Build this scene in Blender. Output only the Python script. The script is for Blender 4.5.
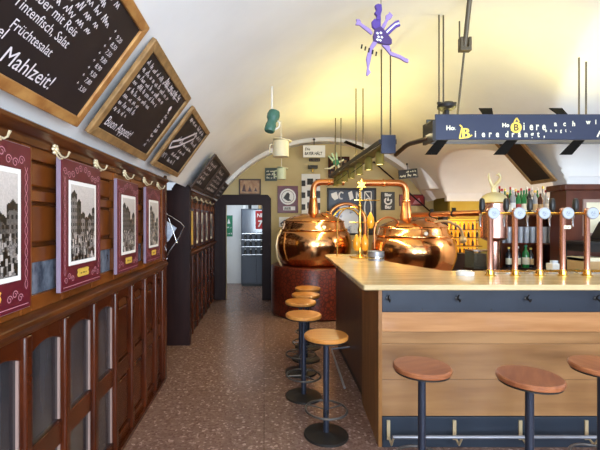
import bpy, math, random
from mathutils import Vector, Matrix

for o in list(bpy.data.objects):
    bpy.data.objects.remove(o)
S = bpy.context.scene
COL = S.collection
PI = math.pi
random.seed(7)

# ------------------------------------------------------------ camera
EYE = 1.65
cd = bpy.data.cameras.new('camera')
cam = bpy.data.objects.new('camera', cd)
COL.objects.link(cam)
cam.location = (0, 0, EYE)
cam.rotation_euler = (PI / 2, 0, 0)
cd.sensor_width = 36
cd.lens = 24
cd.shift_x = 36 / 600
cd.shift_y = -4 / 600
cd.clip_start = 0.05
S.camera = cam

# ------------------------------------------------------------ world, light, exposure
w = bpy.data.worlds.new('world')
S.world = w
w.use_nodes = True
w.node_tree.nodes['Background'].inputs[0].default_value = (0.75, 0.85, 1, 1)
w.node_tree.nodes['Background'].inputs[1].default_value = 0.6
S.view_settings.view_transform = 'Standard'
S.view_settings.look = 'None'
S.view_settings.gamma = 1
S.view_settings.exposure = 0.38
S.cycles.use_denoising = True
S.cycles.sample_clamp_indirect = 4.0


def area(name, loc, rot, sx, sy, power, col):
    d = bpy.data.lights.new(name, 'AREA')
    d.shape = 'RECTANGLE'
    d.size, d.size_y, d.energy, d.color = sx, sy, power, col
    o = bpy.data.objects.new(name, d)
    COL.objects.link(o)
    o.location, o.rotation_euler = loc, rot
    return o


def point(name, loc, power, col, r=0.05):
    d = bpy.data.lights.new(name, 'POINT')
    d.energy, d.color, d.shadow_soft_size = power, col, r
    o = bpy.data.objects.new(name, d)
    COL.objects.link(o)
    o.location = loc
    return o


DAY = (0.72, 0.86, 1.0)
WARM = (1.0, 0.84, 0.46)
UPL = (1.0, 0.86, 0.28)
# daylight through the three windows of the street wall behind the viewer
for k, x in enumerate((0.0, 2.0, 4.2)):
    area('window_daylight', (x, -2.12, 1.75), (PI / 2 + 0.32, 0, 0), 1.2, 1.7, (150, 140, 122)[k], DAY)
# back room: unseen cool area light under its ceiling, no window modelled
area('corridor_light', (-0.45, 9.4, 2.55), (0, 0, 0), 0.9, 1.2, 16, DAY)

# ------------------------------------------------------------ materials


def C(r, g, b):
    f = lambda c: (c / 12.92 if c <= 0.04045 else ((c + 0.055) / 1.055) ** 2.4)
    return (f(r / 255), f(g / 255), f(b / 255), 1)


def mat(name, c, rough=0.5, metal=0.0, c2=None, scale=(6, 6, 6), detail=4, bump=0.0, bscale=None,
        emit=0.0, trans=0.0, coat=0.0, ramp=(0.35, 0.65), ior=1.45, spec=None):
    m = bpy.data.materials.new(name)
    m.use_nodes = True
    nt = m.node_tree
    b = nt.nodes['Principled BSDF']
    b.inputs['Base Color'].default_value = c
    b.inputs['Roughness'].default_value = rough
    b.inputs['Metallic'].default_value = metal
    b.inputs['IOR'].default_value = ior
    if trans:
        b.inputs['Transmission Weight'].default_value = trans
    if coat:
        b.inputs['Coat Weight'].default_value = coat
        b.inputs['Coat Roughness'].default_value = 0.12
    if spec is not None:
        b.inputs['Specular IOR Level'].default_value = spec
    if emit:
        b.inputs['Emission Color'].default_value = c
        b.inputs['Emission Strength'].default_value = emit
    if c2 or bump:
        tc = nt.nodes.new('ShaderNodeTexCoord')
        mp = nt.nodes.new('ShaderNodeMapping')
        mp.inputs['Scale'].default_value = scale
        nt.links.new(tc.outputs['Object'], mp.inputs['Vector'])
        n = nt.nodes.new('ShaderNodeTexNoise')
        n.inputs['Scale'].default_value = 1
        n.inputs['Detail'].default_value = detail
        nt.links.new(mp.outputs[0], n.inputs['Vector'])
        if c2:
            r = nt.nodes.new('ShaderNodeValToRGB')
            r.color_ramp.elements[0].position, r.color_ramp.elements[1].position = ramp
            r.color_ramp.elements[0].color = c
            r.color_ramp.elements[1].color = c2
            nt.links.new(n.outputs['Fac'], r.inputs['Fac'])
            nt.links.new(r.outputs[0], b.inputs['Base Color'])
            if emit:
                nt.links.new(r.outputs[0], b.inputs['Emission Color'])
        if bump:
            n2 = n
            if bscale:
                n2 = nt.nodes.new('ShaderNodeTexNoise')
                n2.inputs['Scale'].default_value = bscale
                n2.inputs['Detail'].default_value = 3
                nt.links.new(tc.outputs['Object'], n2.inputs['Vector'])
            bp = nt.nodes.new('ShaderNodeBump')
            bp.inputs['Strength'].default_value = bump
            bp.inputs['Distance'].default_value = 0.02
            nt.links.new(n2.outputs['Fac'], bp.inputs['Height'])
            nt.links.new(bp.outputs[0], b.inputs['Normal'])
    return m


def terrazzo():
    m = mat('terrazzo', C(120, 88, 78), 0.26)
    nt = m.node_tree
    b = nt.nodes['Principled BSDF']
    tc = nt.nodes.new('ShaderNodeTexCoord')
    v = nt.nodes.new('ShaderNodeTexVoronoi')
    v.inputs['Scale'].default_value = 55
    nt.links.new(tc.outputs['Object'], v.inputs['Vector'])
    sp = nt.nodes.new('ShaderNodeSeparateColor')
    nt.links.new(v.outputs['Color'], sp.inputs[0])
    r = nt.nodes.new('ShaderNodeValToRGB')
    e = r.color_ramp.elements
    e[0].position, e[0].color = 0.0, C(112, 80, 70)
    e[1].position, e[1].color = 0.25, C(122, 93, 80)
    for p, c in ((0.6, C(130, 100, 86)), (0.86, C(140, 109, 95)), (0.95, C(182, 150, 136)), (1.0, C(118, 84, 74))):
        q = e.new(p)
        q.color = c
    nt.links.new(sp.outputs[0], r.inputs[0])
    # slab joints
    br = nt.nodes.new('ShaderNodeTexBrick')
    br.offset = 0.0
    br.inputs['Scale'].default_value = 1.0
    br.inputs['Mortar Size'].default_value = 0.003
    br.inputs['Brick Width'].default_value = 1.3
    br.inputs['Row Height'].default_value = 1.3
    br.inputs['Color1'].default_value = (1, 1, 1, 1)
    br.inputs['Color2'].default_value = (0.93, 0.93, 0.93, 1)
    br.inputs['Mortar'].default_value = (0.45, 0.42, 0.4, 1)
    nt.links.new(tc.outputs['Object'], br.inputs['Vector'])
    mx = nt.nodes.new('ShaderNodeMix')
    mx.data_type = 'RGBA'
    mx.blend_type = 'MULTIPLY'
    mx.inputs[0].default_value = 1
    nt.links.new(r.outputs[0], mx.inputs[6])
    nt.links.new(br.outputs[0], mx.inputs[7])
    nt.links.new(mx.outputs[2], b.inputs['Base Color'])
    return m


def mosaic():
    m = mat('red_mosaic', C(110, 40, 28), 0.3)
    nt = m.node_tree
    b = nt.nodes['Principled BSDF']
    tc = nt.nodes.new('ShaderNodeTexCoord')
    v = nt.nodes.new('ShaderNodeTexVoronoi')
    v.inputs['Scale'].default_value = 16
    v.feature = 'DISTANCE_TO_EDGE'
    nt.links.new(tc.outputs['Object'], v.inputs['Vector'])
    r = nt.nodes.new('ShaderNodeValToRGB')
    r.color_ramp.elements[0].position, r.color_ramp.elements[0].color = 0.0, C(50, 20, 16)
    r.color_ramp.elements[1].position, r.color_ramp.elements[1].color = 0.16, C(108, 42, 26)
    nt.links.new(v.outputs['Distance'], r.inputs[0])
    nt.links.new(r.outputs[0], b.inputs['Base Color'])
    bp = nt.nodes.new('ShaderNodeBump')
    bp.inputs['Strength'].default_value = 0.7
    bp.inputs['Distance'].default_value = 0.03
    nt.links.new(r.outputs[0], bp.inputs['Height'])
    nt.links.new(bp.outputs[0], b.inputs['Normal'])
    return m


def vcol_mat(name, rough=0.5):
    m = mat(name, (1, 1, 1, 1), rough)
    nt = m.node_tree
    a = nt.nodes.new('ShaderNodeVertexColor')
    a.layer_name = 'print'
    nt.links.new(a.outputs[0], nt.nodes['Principled BSDF'].inputs['Base Color'])
    return m


M = {}
M['plaster'] = mat('plaster', C(231, 229, 228), 0.85, c2=C(240, 238, 236), scale=(1.2, 1.2, 1.2), bump=0.15, bscale=9)
M['plaster_white'] = mat('plaster_white', C(224, 222, 222), 0.85, c2=C(232, 230, 228), scale=(2, 2, 2))
M['wall_beige'] = mat('wall_beige', C(190, 170, 122), 0.8, c2=C(200, 182, 136), scale=(2, 2, 2))
M['wall_ochre'] = mat('wall_ochre', C(190, 160, 60), 0.8, c2=C(204, 176, 80), scale=(2, 2, 2))
M['wall_olive'] = mat('wall_olive', C(120, 105, 40), 0.8)
M['floor'] = terrazzo()
M['mosaic'] = mosaic()
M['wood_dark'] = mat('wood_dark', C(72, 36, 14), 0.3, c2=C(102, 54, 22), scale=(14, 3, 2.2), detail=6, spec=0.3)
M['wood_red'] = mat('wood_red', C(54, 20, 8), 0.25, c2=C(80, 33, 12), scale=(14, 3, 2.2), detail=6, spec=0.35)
M['wood_umber'] = mat('wood_umber', C(36, 20, 20), 0.4, c2=C(48, 28, 26), scale=(14, 3, 2), spec=0.25)  # very dark purple-brown wood
M['wood_panel'] = mat('wood_panel', C(76, 34, 20), 0.35, c2=C(94, 46, 28), scale=(8, 8, 1.5))
M['oak'] = mat('oak', C(126, 86, 50), 0.3, c2=C(160, 116, 74), scale=(1.1, 5, 11), detail=7, coat=0.2, ramp=(0.3, 0.7))
M['oak_upper'] = mat('oak_upper', C(158, 106, 62), 0.3, c2=C(180, 128, 82), scale=(1.6, 5, 20), detail=7, coat=0.25)
M['oak_mid'] = mat('oak_mid', C(132, 92, 54), 0.32, c2=C(156, 114, 72), scale=(1.6, 5, 16), detail=7, coat=0.2)
M['oak_side'] = mat('oak_side', C(132, 86, 42), 0.4, c2=C(158, 108, 58), scale=(14, 14, 1.6), detail=7)
M['wing_wood'] = mat('wing_wood', C(72, 42, 26), 0.35, c2=C(92, 56, 34), scale=(10, 10, 1.6))
M['counter_top'] = mat('counter_top', C(190, 164, 118), 0.22, c2=C(208, 184, 140), scale=(2, 14, 14), detail=5, coat=0.3)
M['seat_wood'] = mat('seat_wood', C(132, 74, 44), 0.28, c2=C(158, 96, 60), scale=(3, 20, 8), detail=5, coat=0.35)
M['seat_honey'] = mat('seat_honey', C(186, 116, 50), 0.28, c2=C(206, 140, 70), scale=(3, 20, 8), detail=5, coat=0.35)
M['frame_gold'] = mat('frame_gold', C(150, 98, 50), 0.4, c2=C(188, 138, 78), scale=(12, 12, 12))
M['frame_old'] = mat('frame_old', C(128, 96, 58), 0.5, c2=C(160, 122, 76), scale=(14, 14, 14))
M['frame_dark'] = mat('frame_dark', C(66, 46, 34), 0.5)
M['slate'] = mat('slate', C(28, 19, 20), 0.6, c2=C(36, 26, 26), scale=(4, 4, 4))
M['chalk'] = mat('chalk', C(225, 215, 218), 0.9)
M['maroon'] = mat('maroon', C(86, 16, 32), 0.4, c2=C(98, 22, 38), scale=(10, 10, 10))
M['pink'] = mat('pink', C(196, 132, 146), 0.6)
M['mount'] = mat('mount', C(240, 236, 230), 0.7)
M['brass'] = mat('brass', C(222, 176, 84), 0.22, 1.0)
M['gold'] = mat('gold', C(240, 196, 92), 0.25, 0.9)
M['gold_paint'] = mat('gold_paint', C(236, 198, 88), 0.4, 0.3)
M['ivory'] = mat('ivory', C(214, 196, 160), 0.3, 0.4)
M['copper'] = mat('copper', C(240, 176, 118), 0.16, 1.0, bump=0.16, bscale=7)
M['copper_pipe'] = mat('copper_pipe', C(218, 146, 96), 0.28, 1.0)
M['copper_rose'] = mat('copper_rose', C(218, 166, 150), 0.25, 1.0)
M['steel'] = mat('steel', C(190, 190, 192), 0.25, 1.0)
M['tin'] = mat('tin', C(150, 150, 158), 0.4, 0.6)
M['pipe_pale'] = mat('pipe_pale', C(212, 190, 150), 0.3, 0.5)
M['blue_steel'] = mat('blue_steel', C(34, 39, 50), 0.36, 0.2, c2=C(42, 48, 60), scale=(2, 2, 8))
M['kick'] = mat('kick', C(40, 48, 60), 0.4, 0.2)
M['pole_steel'] = mat('pole_steel', C(58, 62, 76), 0.3, 0.6)
M['black_iron'] = mat('black_iron', C(42, 38, 36), 0.45, 0.3)
M['rod'] = mat('rod', C(92, 82, 66), 0.5, 0.3)
M['black'] = mat('black', C(24, 23, 24), 0.4)
M['canopy'] = mat('canopy', C(46, 52, 74), 0.35, 0.2)
M['canopy_inner'] = mat('canopy_inner', C(96, 88, 50), 0.5)
M['letter'] = mat('letter', C(232, 226, 200), 0.5)
M['lamp_glow'] = mat('lamp_glow', (1.0, 0.80, 0.30, 1), 0.5, emit=1.6)
M['pane'] = mat('pane', C(38, 37, 40), 0.12, c2=C(66, 64, 68), scale=(3, 9, 1), coat=0.4)
M['pane_blue'] = mat('pane_blue', C(66, 72, 84), 0.15, c2=C(132, 138, 150), scale=(3, 16, 10), coat=0.4)
M['bead'] = mat('bead', C(160, 132, 122), 0.3)
M['badge_white'] = mat('badge_white', C(170, 178, 190), 0.5)
M['pale_gold'] = mat('pale_gold', C(236, 222, 172), 0.3, 0.4)
M['ring_steel'] = mat('ring_steel', C(104, 100, 98), 0.35, 0.8)
M['wood_upper'] = mat('wood_upper', C(100, 50, 16), 0.32, c2=C(130, 70, 26), scale=(14, 3, 2.2), detail=6, spec=0.3)
M['edge'] = mat('edge', C(136, 116, 132), 0.4)
M['matt_black'] = mat('matt_black', C(20, 18, 16), 0.9, spec=0.1)
M['olive'] = mat('olive', C(140, 126, 62), 0.4, 0.4)
M['lamp_face'] = mat('lamp_face', (1.0, 0.80, 0.30, 1), 0.5, emit=5)
M['glass'] = mat('glass', C(235, 240, 240), 0.03, trans=1.0)
M['glass_green'] = mat('glass_green', C(40, 120, 60), 0.08, coat=0.4)
M['glass_brown'] = mat('glass_brown', C(86, 44, 18), 0.08, coat=0.4)
M['glass_clear'] = mat('glass_clear', C(216, 220, 228), 0.06, coat=0.4, trans=0.6)
M['case_glass'] = mat('case_glass', C(196, 204, 190), 0.04, trans=0.92)
M['glass_dark'] = mat('glass_dark', C(34, 34, 38), 0.1, coat=0.4)
M['amber'] = mat('amber', C(255, 176, 40), 0.5, emit=0.75)
M['amber_glass'] = mat('amber_glass', C(224, 150, 40), 0.1, coat=0.4)
M['red'] = mat('red', C(176, 36, 40), 0.5)
M['red_label'] = mat('red_label', C(150, 44, 44), 0.5)
M['green_sign'] = mat('green_sign', C(30, 120, 84), 0.5)
M['white'] = mat('white', C(232, 230, 226), 0.5)
M['cream'] = mat('cream', C(232, 224, 196), 0.5)
M['cream_green'] = mat('cream_green', C(206, 212, 176), 0.5)
M['jug_green'] = mat('jug_green', C(70, 112, 98), 0.25)
M['fridge'] = mat('fridge', C(56, 60, 70), 0.35, 0.2)
M['fridge_glass'] = mat('fridge_glass', C(70, 78, 92), 0.1, coat=0.4)
M['portal'] = mat('portal', C(42, 28, 30), 0.5, spec=0.2)
M['purple'] = mat('purple', C(88, 64, 146), 0.6)
M['purple_dark'] = mat('purple_dark', C(72, 50, 108), 0.6)
M['lilac'] = mat('lilac', C(152, 128, 186), 0.6)
M['mint'] = mat('mint', C(190, 216, 178), 0.6)
M['mint_dark'] = mat('mint_dark', C(52, 128, 92), 0.6)
M['bone'] = mat('bone', C(230, 226, 196), 0.6)
M['tan'] = mat('tan', C(190, 156, 110), 0.6)
M['sepia'] = mat('sepia', C(150, 104, 70), 0.5, c2=C(196, 160, 120), scale=(9, 9, 9))
M['grey_green'] = mat('grey_green', C(62, 76, 70), 0.5)
M['blue_white'] = mat('blue_white', C(226, 232, 240), 0.25, c2=C(70, 88, 140), scale=(7, 7, 7), ramp=(0.5, 0.62))
M['print'] = vcol_mat('photo_print', 0.4)
M['paper'] = mat('paper', C(210, 214, 222), 0.7, c2=C(150, 160, 180), scale=(18, 30, 18))
M['newsprint'] = M['paper']

# ------------------------------------------------------------ mesh builder
_tc = {}


def text_geo(body, size, shear=0.0, align='LEFT', res=2, bold=0.0):
    key = (body, size, shear, align, res, bold)
    if key in _tc:
        return _tc[key]
    cu = bpy.data.curves.new('txt', 'FONT')
    cu.body = body
    cu.size = size
    cu.shear = shear
    cu.align_x = align
    cu.resolution_u = res
    cu.offset = bold
    o = bpy.data.objects.new('txt', cu)
    COL.objects.link(o)
    dg = bpy.context.evaluated_depsgraph_get()
    dg.update()
    me = o.evaluated_get(dg).to_mesh()
    g = ([tuple(v.co) for v in me.vertices], [tuple(p.vertices) for p in me.polygons])
    o.evaluated_get(dg).to_mesh_clear()
    bpy.data.objects.remove(o)
    bpy.data.curves.remove(cu)
    _tc[key] = g
    return g


class MB:
    def __init__(s, origin=(0, 0, 0)):
        s.v, s.f = [], []
        s.o = Vector(origin)

    def add(s, vs, fs, mtx=None):
        n = len(s.v)
        for p in vs:
            p = Vector(p)
            if mtx:
                p = mtx @ p
            s.v.append(p - s.o)
        for f in fs:
            s.f.append([i + n for i in f])
        return s

    def box(s, x0, y0, z0, x1, y1, z1, mtx=None):
        if x0 > x1: x0, x1 = x1, x0
        if y0 > y1: y0, y1 = y1, y0
        if z0 > z1: z0, z1 = z1, z0
        return s.add([(x0, y0, z0), (x1, y0, z0), (x1, y1, z0), (x0, y1, z0),
                      (x0, y0, z1), (x1, y0, z1), (x1, y1, z1), (x0, y1, z1)],
                     [(3, 2, 1, 0), (4, 5, 6, 7), (0, 1, 5, 4), (1, 2, 6, 5), (2, 3, 7, 6), (3, 0, 4, 7)], mtx)

    def prism(s, poly, z0, z1, mtx=None):
        n = len(poly)
        a = sum(poly[i][0] * poly[(i + 1) % n][1] - poly[(i + 1) % n][0] * poly[i][1] for i in range(n))
        if a < 0:
            poly = poly[::-1]
        vs = [(x, y, z0) for x, y in poly] + [(x, y, z1) for x, y in poly]
        fs = [tuple(range(n))[::-1], tuple(range(n, 2 * n))]
        fs += [(i, (i + 1) % n, n + (i + 1) % n, n + i) for i in range(n)]
        return s.add(vs, fs, mtx)

    def lathe(s, prof, c=(0, 0, 0), seg=24, mtx=None):
        vs, fs = [], []
        m = len(prof)
        for i in range(seg):
            a = 2 * PI * i / seg
            for r, z in prof:
                vs.append((c[0] + r * math.cos(a), c[1] + r * math.sin(a), c[2] + z))
        for i in range(seg):
            j = (i + 1) % seg
            for k in range(m - 1):
                fs.append((i * m + k, j * m + k, j * m + k + 1, i * m + k + 1))
        if prof[0][0] > 1e-5:
            fs.append(tuple(i * m for i in range(seg))[::-1])
        if prof[-1][0] > 1e-5:
            fs.append(tuple(i * m + m - 1 for i in range(seg)))
        return s.add(vs, fs, mtx)

    def cyl(s, c, r, h, seg=20, mtx=None, r2=None):
        return s.lathe([(r, 0), (r if r2 is None else r2, h)], c, seg, mtx)

    def tube(s, pts, r, seg=10, closed=False, mtx=None):
        pts = [Vector(p) for p in pts]
        n = len(pts)
        rr = r if isinstance(r, (list, tuple)) else [r] * n
        vs, fs = [], []
        prev = None
        for i in range(n):
            if closed:
                t = pts[(i + 1) % n] - pts[i - 1]
            else:
                t = pts[min(i + 1, n - 1)] - pts[max(i - 1, 0)]
            t.normalize()
            if prev is None:
                u = t.orthogonal().normalized()
            else:
                u = (prev - t * prev.dot(t))
                u = u.normalized() if u.length > 1e-6 else t.orthogonal().normalized()
            prev = u
            b = t.cross(u)
            for k in range(seg):
                a = 2 * PI * k / seg
                vs.append(pts[i] + (u * math.cos(a) + b * math.sin(a)) * rr[i])
        for i in range(n if closed else n - 1):
            j = (i + 1) % n
            for k in range(seg):
                q = (k + 1) % seg
                fs.append((i * seg + k, i * seg + q, j * seg + q, j * seg + k))
        if not closed:
            fs.append(tuple(range(seg))[::-1])
            fs.append(tuple(range((n - 1) * seg, n * seg)))
        return s.add(vs, fs, mtx)

    def ring(s, c, R, r, n=32, seg=8, mtx=None, axis='z'):
        P = []
        for i in range(n):
            a = 2 * PI * i / n
            if axis == 'z': P.append((c[0] + R * math.cos(a), c[1] + R * math.sin(a), c[2]))
            else: P.append((c[0] + R * math.cos(a), c[1], c[2] + R * math.sin(a)))
        return s.tube(P, r, seg, True, mtx)

    def ball(s, c, r, seg=14, sq=(1, 1, 1), mtx=None):
        n = max(6, seg // 2)
        vs, fs = [], []
        for j in range(1, n):
            t = PI * j / n
            for i in range(seg):
                a = 2 * PI * i / seg
                vs.append((c[0] + r * sq[0] * math.sin(t) * math.cos(a), c[1] + r * sq[1] * math.sin(t) * math.sin(a),
                           c[2] + r * sq[2] * math.cos(t)))
        vs += [(c[0], c[1], c[2] + r * sq[2]), (c[0], c[1], c[2] - r * sq[2])]
        for j in range(n - 2):
            for i in range(seg):
                q = (i + 1) % seg
                fs.append((j * seg + i, (j + 1) * seg + i, (j + 1) * seg + q, j * seg + q))
        t, b = len(vs) - 2, len(vs) - 1
        for i in range(seg):
            q = (i + 1) % seg
            fs.append((t, i, q))
            fs.append((b, (n - 2) * seg + q, (n - 2) * seg + i))
        return s.add(vs, fs, mtx)

    # flat marks in the local XY plane at height z
    def text(s, body, size, x, y, z=0.0, shear=0.15, align='LEFT', rot=0.0, sx=1.0, mtx=None, bold=0.0):
        vs, fs = text_geo(body, size, shear, align, 2, bold)
        m = Matrix.Translation((x, y, z)) @ Matrix.Rotation(rot, 4, 'Z') @ Matrix.Diagonal((sx, 1, 1, 1))
        if mtx: m = mtx @ m
        return s.add(vs, fs, m)

    def stroke(s, pts, wd, z=0.0, mtx=None):
        for (x0, y0), (x1, y1) in zip(pts, pts[1:]):
            dx, dy = x1 - x0, y1 - y0
            L = math.hypot(dx, dy) or 1e-6
            nx, ny = -dy / L * wd / 2, dx / L * wd / 2
            s.add([(x0 + nx, y0 + ny, z), (x0 - nx, y0 - ny, z), (x1 - nx, y1 - ny, z), (x1 + nx, y1 + ny, z)],
                  [(0, 1, 2, 3)], mtx)
        return s

    def scribble(s, x0, x1, y, h, wd, z=0.0, rnd=random):
        """illegible handwriting: words of small loops and stems"""
        x = x0
        while x < x1:
            n = rnd.randint(4, 9)
            pts = []
            for k in range(n):
                hh = h * rnd.choice((0.5, 0.55, 0.6, 1.0)) if k % 2 else h * rnd.uniform(-0.06, 0.05)
                pts.append((x, y + hh + rnd.uniform(-0.1, 0.1) * h))
                x += h * rnd.uniform(0.16, 0.34)
                if x > x1: break
            if len(pts) > 1: s.stroke(pts, wd, z)
            x += h * 0.5
        return s

    def disc(s, x, y, r, z=0.0, seg=20, mtx=None, sy=1.0):
        return s.add([(x + r * math.cos(2 * PI * i / seg), y + sy * r * math.sin(2 * PI * i / seg), z) for i in range(seg)],
                     [tuple(range(seg))], mtx)

    def quad(s, x0, y0, x1, y1, z=0.0, mtx=None):
        return s.add([(x0, y0, z), (x1, y0, z), (x1, y1, z), (x0, y1, z)], [(0, 1, 2, 3)], mtx)

    def build(s, name, m, parent=None, bevel=0.0, seg=2, smooth=True, angle=35, kind=None, label=None):
        me = bpy.data.meshes.new(name)
        me.from_pydata([tuple(p) for p in s.v], [], s.f)
        me.update()
        if smooth:
            me.shade_smooth()
            me.set_sharp_from_angle(angle=math.radians(angle))
        me.materials.append(M[m] if isinstance(m, str) else m)
        o = bpy.data.objects.new(name, me)
        COL.objects.link(o)
        if parent is not None:
            o.parent = parent
        else:
            o.location = s.o
        if bevel:
            b = o.modifiers.new('bevel', 'BEVEL')
            b.width, b.segments, b.limit_method, b.angle_limit = bevel, seg, 'ANGLE', math.radians(40)
            b.harden_normals = False
        if kind: o['kind'] = kind
        if label: o['label'] = label
        return o


def tag(o, label, cat, group=None):
    o['label'] = label
    o['category'] = cat
    if group: o['group'] = group
    return o


def thing(name, label, cat, loc=(0, 0, 0), group=None, mtx=None):
    o = bpy.data.objects.new(name, None)
    o.empty_display_size = 0.05
    COL.objects.link(o)
    if mtx is not None: o.matrix_world = mtx
    else: o.location = loc
    return tag(o, label, cat, group)


def structure(o):
    o['kind'] = 'structure'
    return o


def dup(root, loc, label, rz=0.0, group=None):
    r = root.copy()
    COL.objects.link(r)
    r.location = loc
    r.rotation_euler = (0, 0, rz)
    r['label'] = label
    if group: r['group'] = group
    for ch in list(root.children):
        c = ch.copy()
        COL.objects.link(c)
        c.parent = r
        for g in list(ch.children):
            d = g.copy()
            COL.objects.link(d)
            d.parent = c
    return r


def axes(o, x, y):
    x, y = Vector(x).normalized(), Vector(y).normalized()
    z = x.cross(y)
    m = Matrix.Identity(4)
    for i in range(3):
        m[i][0], m[i][1], m[i][2], m[i][3] = x[i], y[i], z[i], o[i]
    return m


def front(x, y, z):          # plane that faces the viewer, local x right, y up
    return axes((x, y, z), (1, 0, 0), (0, 0, 1))


def leftw(x, y, z):          # plane on the left wall, local x into the depth, y up
    return axes((x, y, z), (0, 1, 0), (0, 0, 1))


def PX(px, Y): return (px - 264) / 400 * Y


def PZ(py, Y): return EYE + (221 - py) / 400 * Y


ORD = ['first', 'second', 'third', 'fourth', 'fifth', 'sixth', 'seventh', 'eighth', 'ninth', 'tenth',
       'eleventh', 'twelfth', 'thirteenth', 'fourteenth', 'fifteenth', 'sixteenth']

# ------------------------------------------------------------ room shell
VX, VR, VC = 1.23, 2.686, 0.664


def main_z(x):
    d = VR * VR - (x - VX) ** 2
    return VC + math.sqrt(d) if d > 0 else 0.0


def cross_z(y):
    if y < 4.6:
        u = abs((y - 1.2) / 3.4)
        return 2.1 + 1.15 * (max(0, 1 - u ** 2)) ** 0.5
    if 4.85 < y < 7.65:
        u = abs((y - 6.25) / 1.4)
        return 2.05 + 0.68 * math.sqrt(max(0, 1 - u * u))
    return 0.0


def ceil_z(x, y):
    m = main_z(x) if x <= 3.5 else 0.0
    c = cross_z(y) if x > 1.23 else 0.0
    return max(m, c)


xs = [-1.04 + i * 0.0454 for i in range(101)] + [3.52 + i * 0.12 for i in range(22)]
ys = []
y = -2.2
while y < 8.72:
    ys.append(y)
    y += 0.06 if (y < 3.9 or 5.2 < y < 7.2) else 0.025
b = MB()
vs = [(x, y, ceil_z(x, y)) for y in ys for x in xs]
fs = []
nx = len(xs)
for j in range(len(ys) - 1):
    for i in range(nx - 1):
        q = (j * nx + i, (j + 1) * nx + i, (j + 1) * nx + i + 1, j * nx + i + 1)
        if min(vs[k][2] for k in q) > 1.0:
            fs.append(q)
b.add(vs, fs)
ce = structure(b.build('ceiling', 'plaster', angle=40))

b = MB()
b.box(-1.7, -2.3, -0.1, 6.2, 11.0, 0)
structure(b.build('floor', 'floor', smooth=False))

# left wall: a panelled run, a dark niche, a second panelled run
b = MB()
b.box(-1.25, -2.2, 0, -1.08, 4.125, 2.1)
b.box(-1.25, 5.415, 0, -1.08, 8.42, 2.1)
b.box(-1.75, 4.2, 0, -1.6, 5.3, 2.16)
wl = structure(b.build('wall_left', 'wood_dark', smooth=False))
b = MB()
b.box(-1.6, 4.12, 0, -1.02, 4.2, 2.12)
b.build('niche_jamb', 'wood_red', wl)
b = MB()
b.box(-1.6, 5.3, 0, -0.985, 5.42, 2.06)
poly = [(-1.6, 2.06), (-0.985, 2.06)] + [(-1.10 + 0.115 * math.cos(a), 2.06 + 0.11 * math.sin(a)) for a in
                                       [PI * k / 10 for k in range(1, 10)]] + [(-1.215, 2.06)]
b.prism([(-1.215, 2.0601), (-0.985, 2.0601)] + [(-1.10 + 0.115 * math.cos(PI * k / 12), 2.06 + 0.11 * math.sin(PI * k / 12)) for k in range(1, 12)],
        -5.42, -5.3, Matrix(((1, 0, 0, 0), (0, 0, -1, 0), (0, 1, 0, 0), (0, 0, 0, 1))))
b.build('niche_end_board', 'wood_umber', wl)
b = MB()
b.box(-1.75, 4.1, 2.18, -1.04, 5.5, 2.22)
b.build('niche_lintel', 'plaster', wl)

EDG = [0.0, 0.35, 0.70, 1.05, 1.40, 1.76, 2.11, 2.47, 2.82, 3.17, 3.52, 3.86, 4.12]


def cornice(y0, y1):
    prof = [(-1.08, 1.985), (-1.035, 1.985), (-1.035, 2.02), (-1.015, 2.028), (-1.0, 2.045), (-0.985, 2.052), (-0.985, 2.075), (-1.08, 2.085)]
    MB().prism([(x, z) for x, z in prof], -y1, -y0, Matrix(((1, 0, 0, 0), (0, 0, -1, 0), (0, 1, 0, 0), (0, 0, 0, 1)))) \
        .build('cornice', 'wood_dark', wl, bevel=0.006)


def chair_rail(y0, y1):
    prof = [(-1.08, 1.15), (-1.035, 1.15), (-1.025, 1.17), (-1.0, 1.185), (-0.985, 1.205), (-0.985, 1.225), (-1.01, 1.24), (-1.08, 1.24)]
    MB().prism(prof, -y1, -y0, Matrix(((1, 0, 0, 0), (0, 0, -1, 0), (0, 1, 0, 0), (0, 0, 0, 1)))) \
        .build('chair_rail', 'wood_dark', wl, bevel=0.005)


cornice(-2.2, 4.14)
cornice(5.42, 8.42)
chair_rail(-2.2, 4.12)
chair_rail(5.42, 8.4)


def arch_top(y0, y1, z0, z1, rise, n=8):
    """opening outline with a shallow arched head, (y,z)"""
    P = [(y0, z0), (y1, z0), (y1, z1)]
    for k in range(1, n):
        t = k / n
        P.append((y1 + (y0 - y1) * t, z1 + rise * math.sin(PI * t)))
    P.append((y0, z1))
    return P


YZX = Matrix(((0, 0, 1, 0), (1, 0, 0, 0), (0, 1, 0, 0), (0, 0, 0, 1)))   # (y,z,x) -> world


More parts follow.
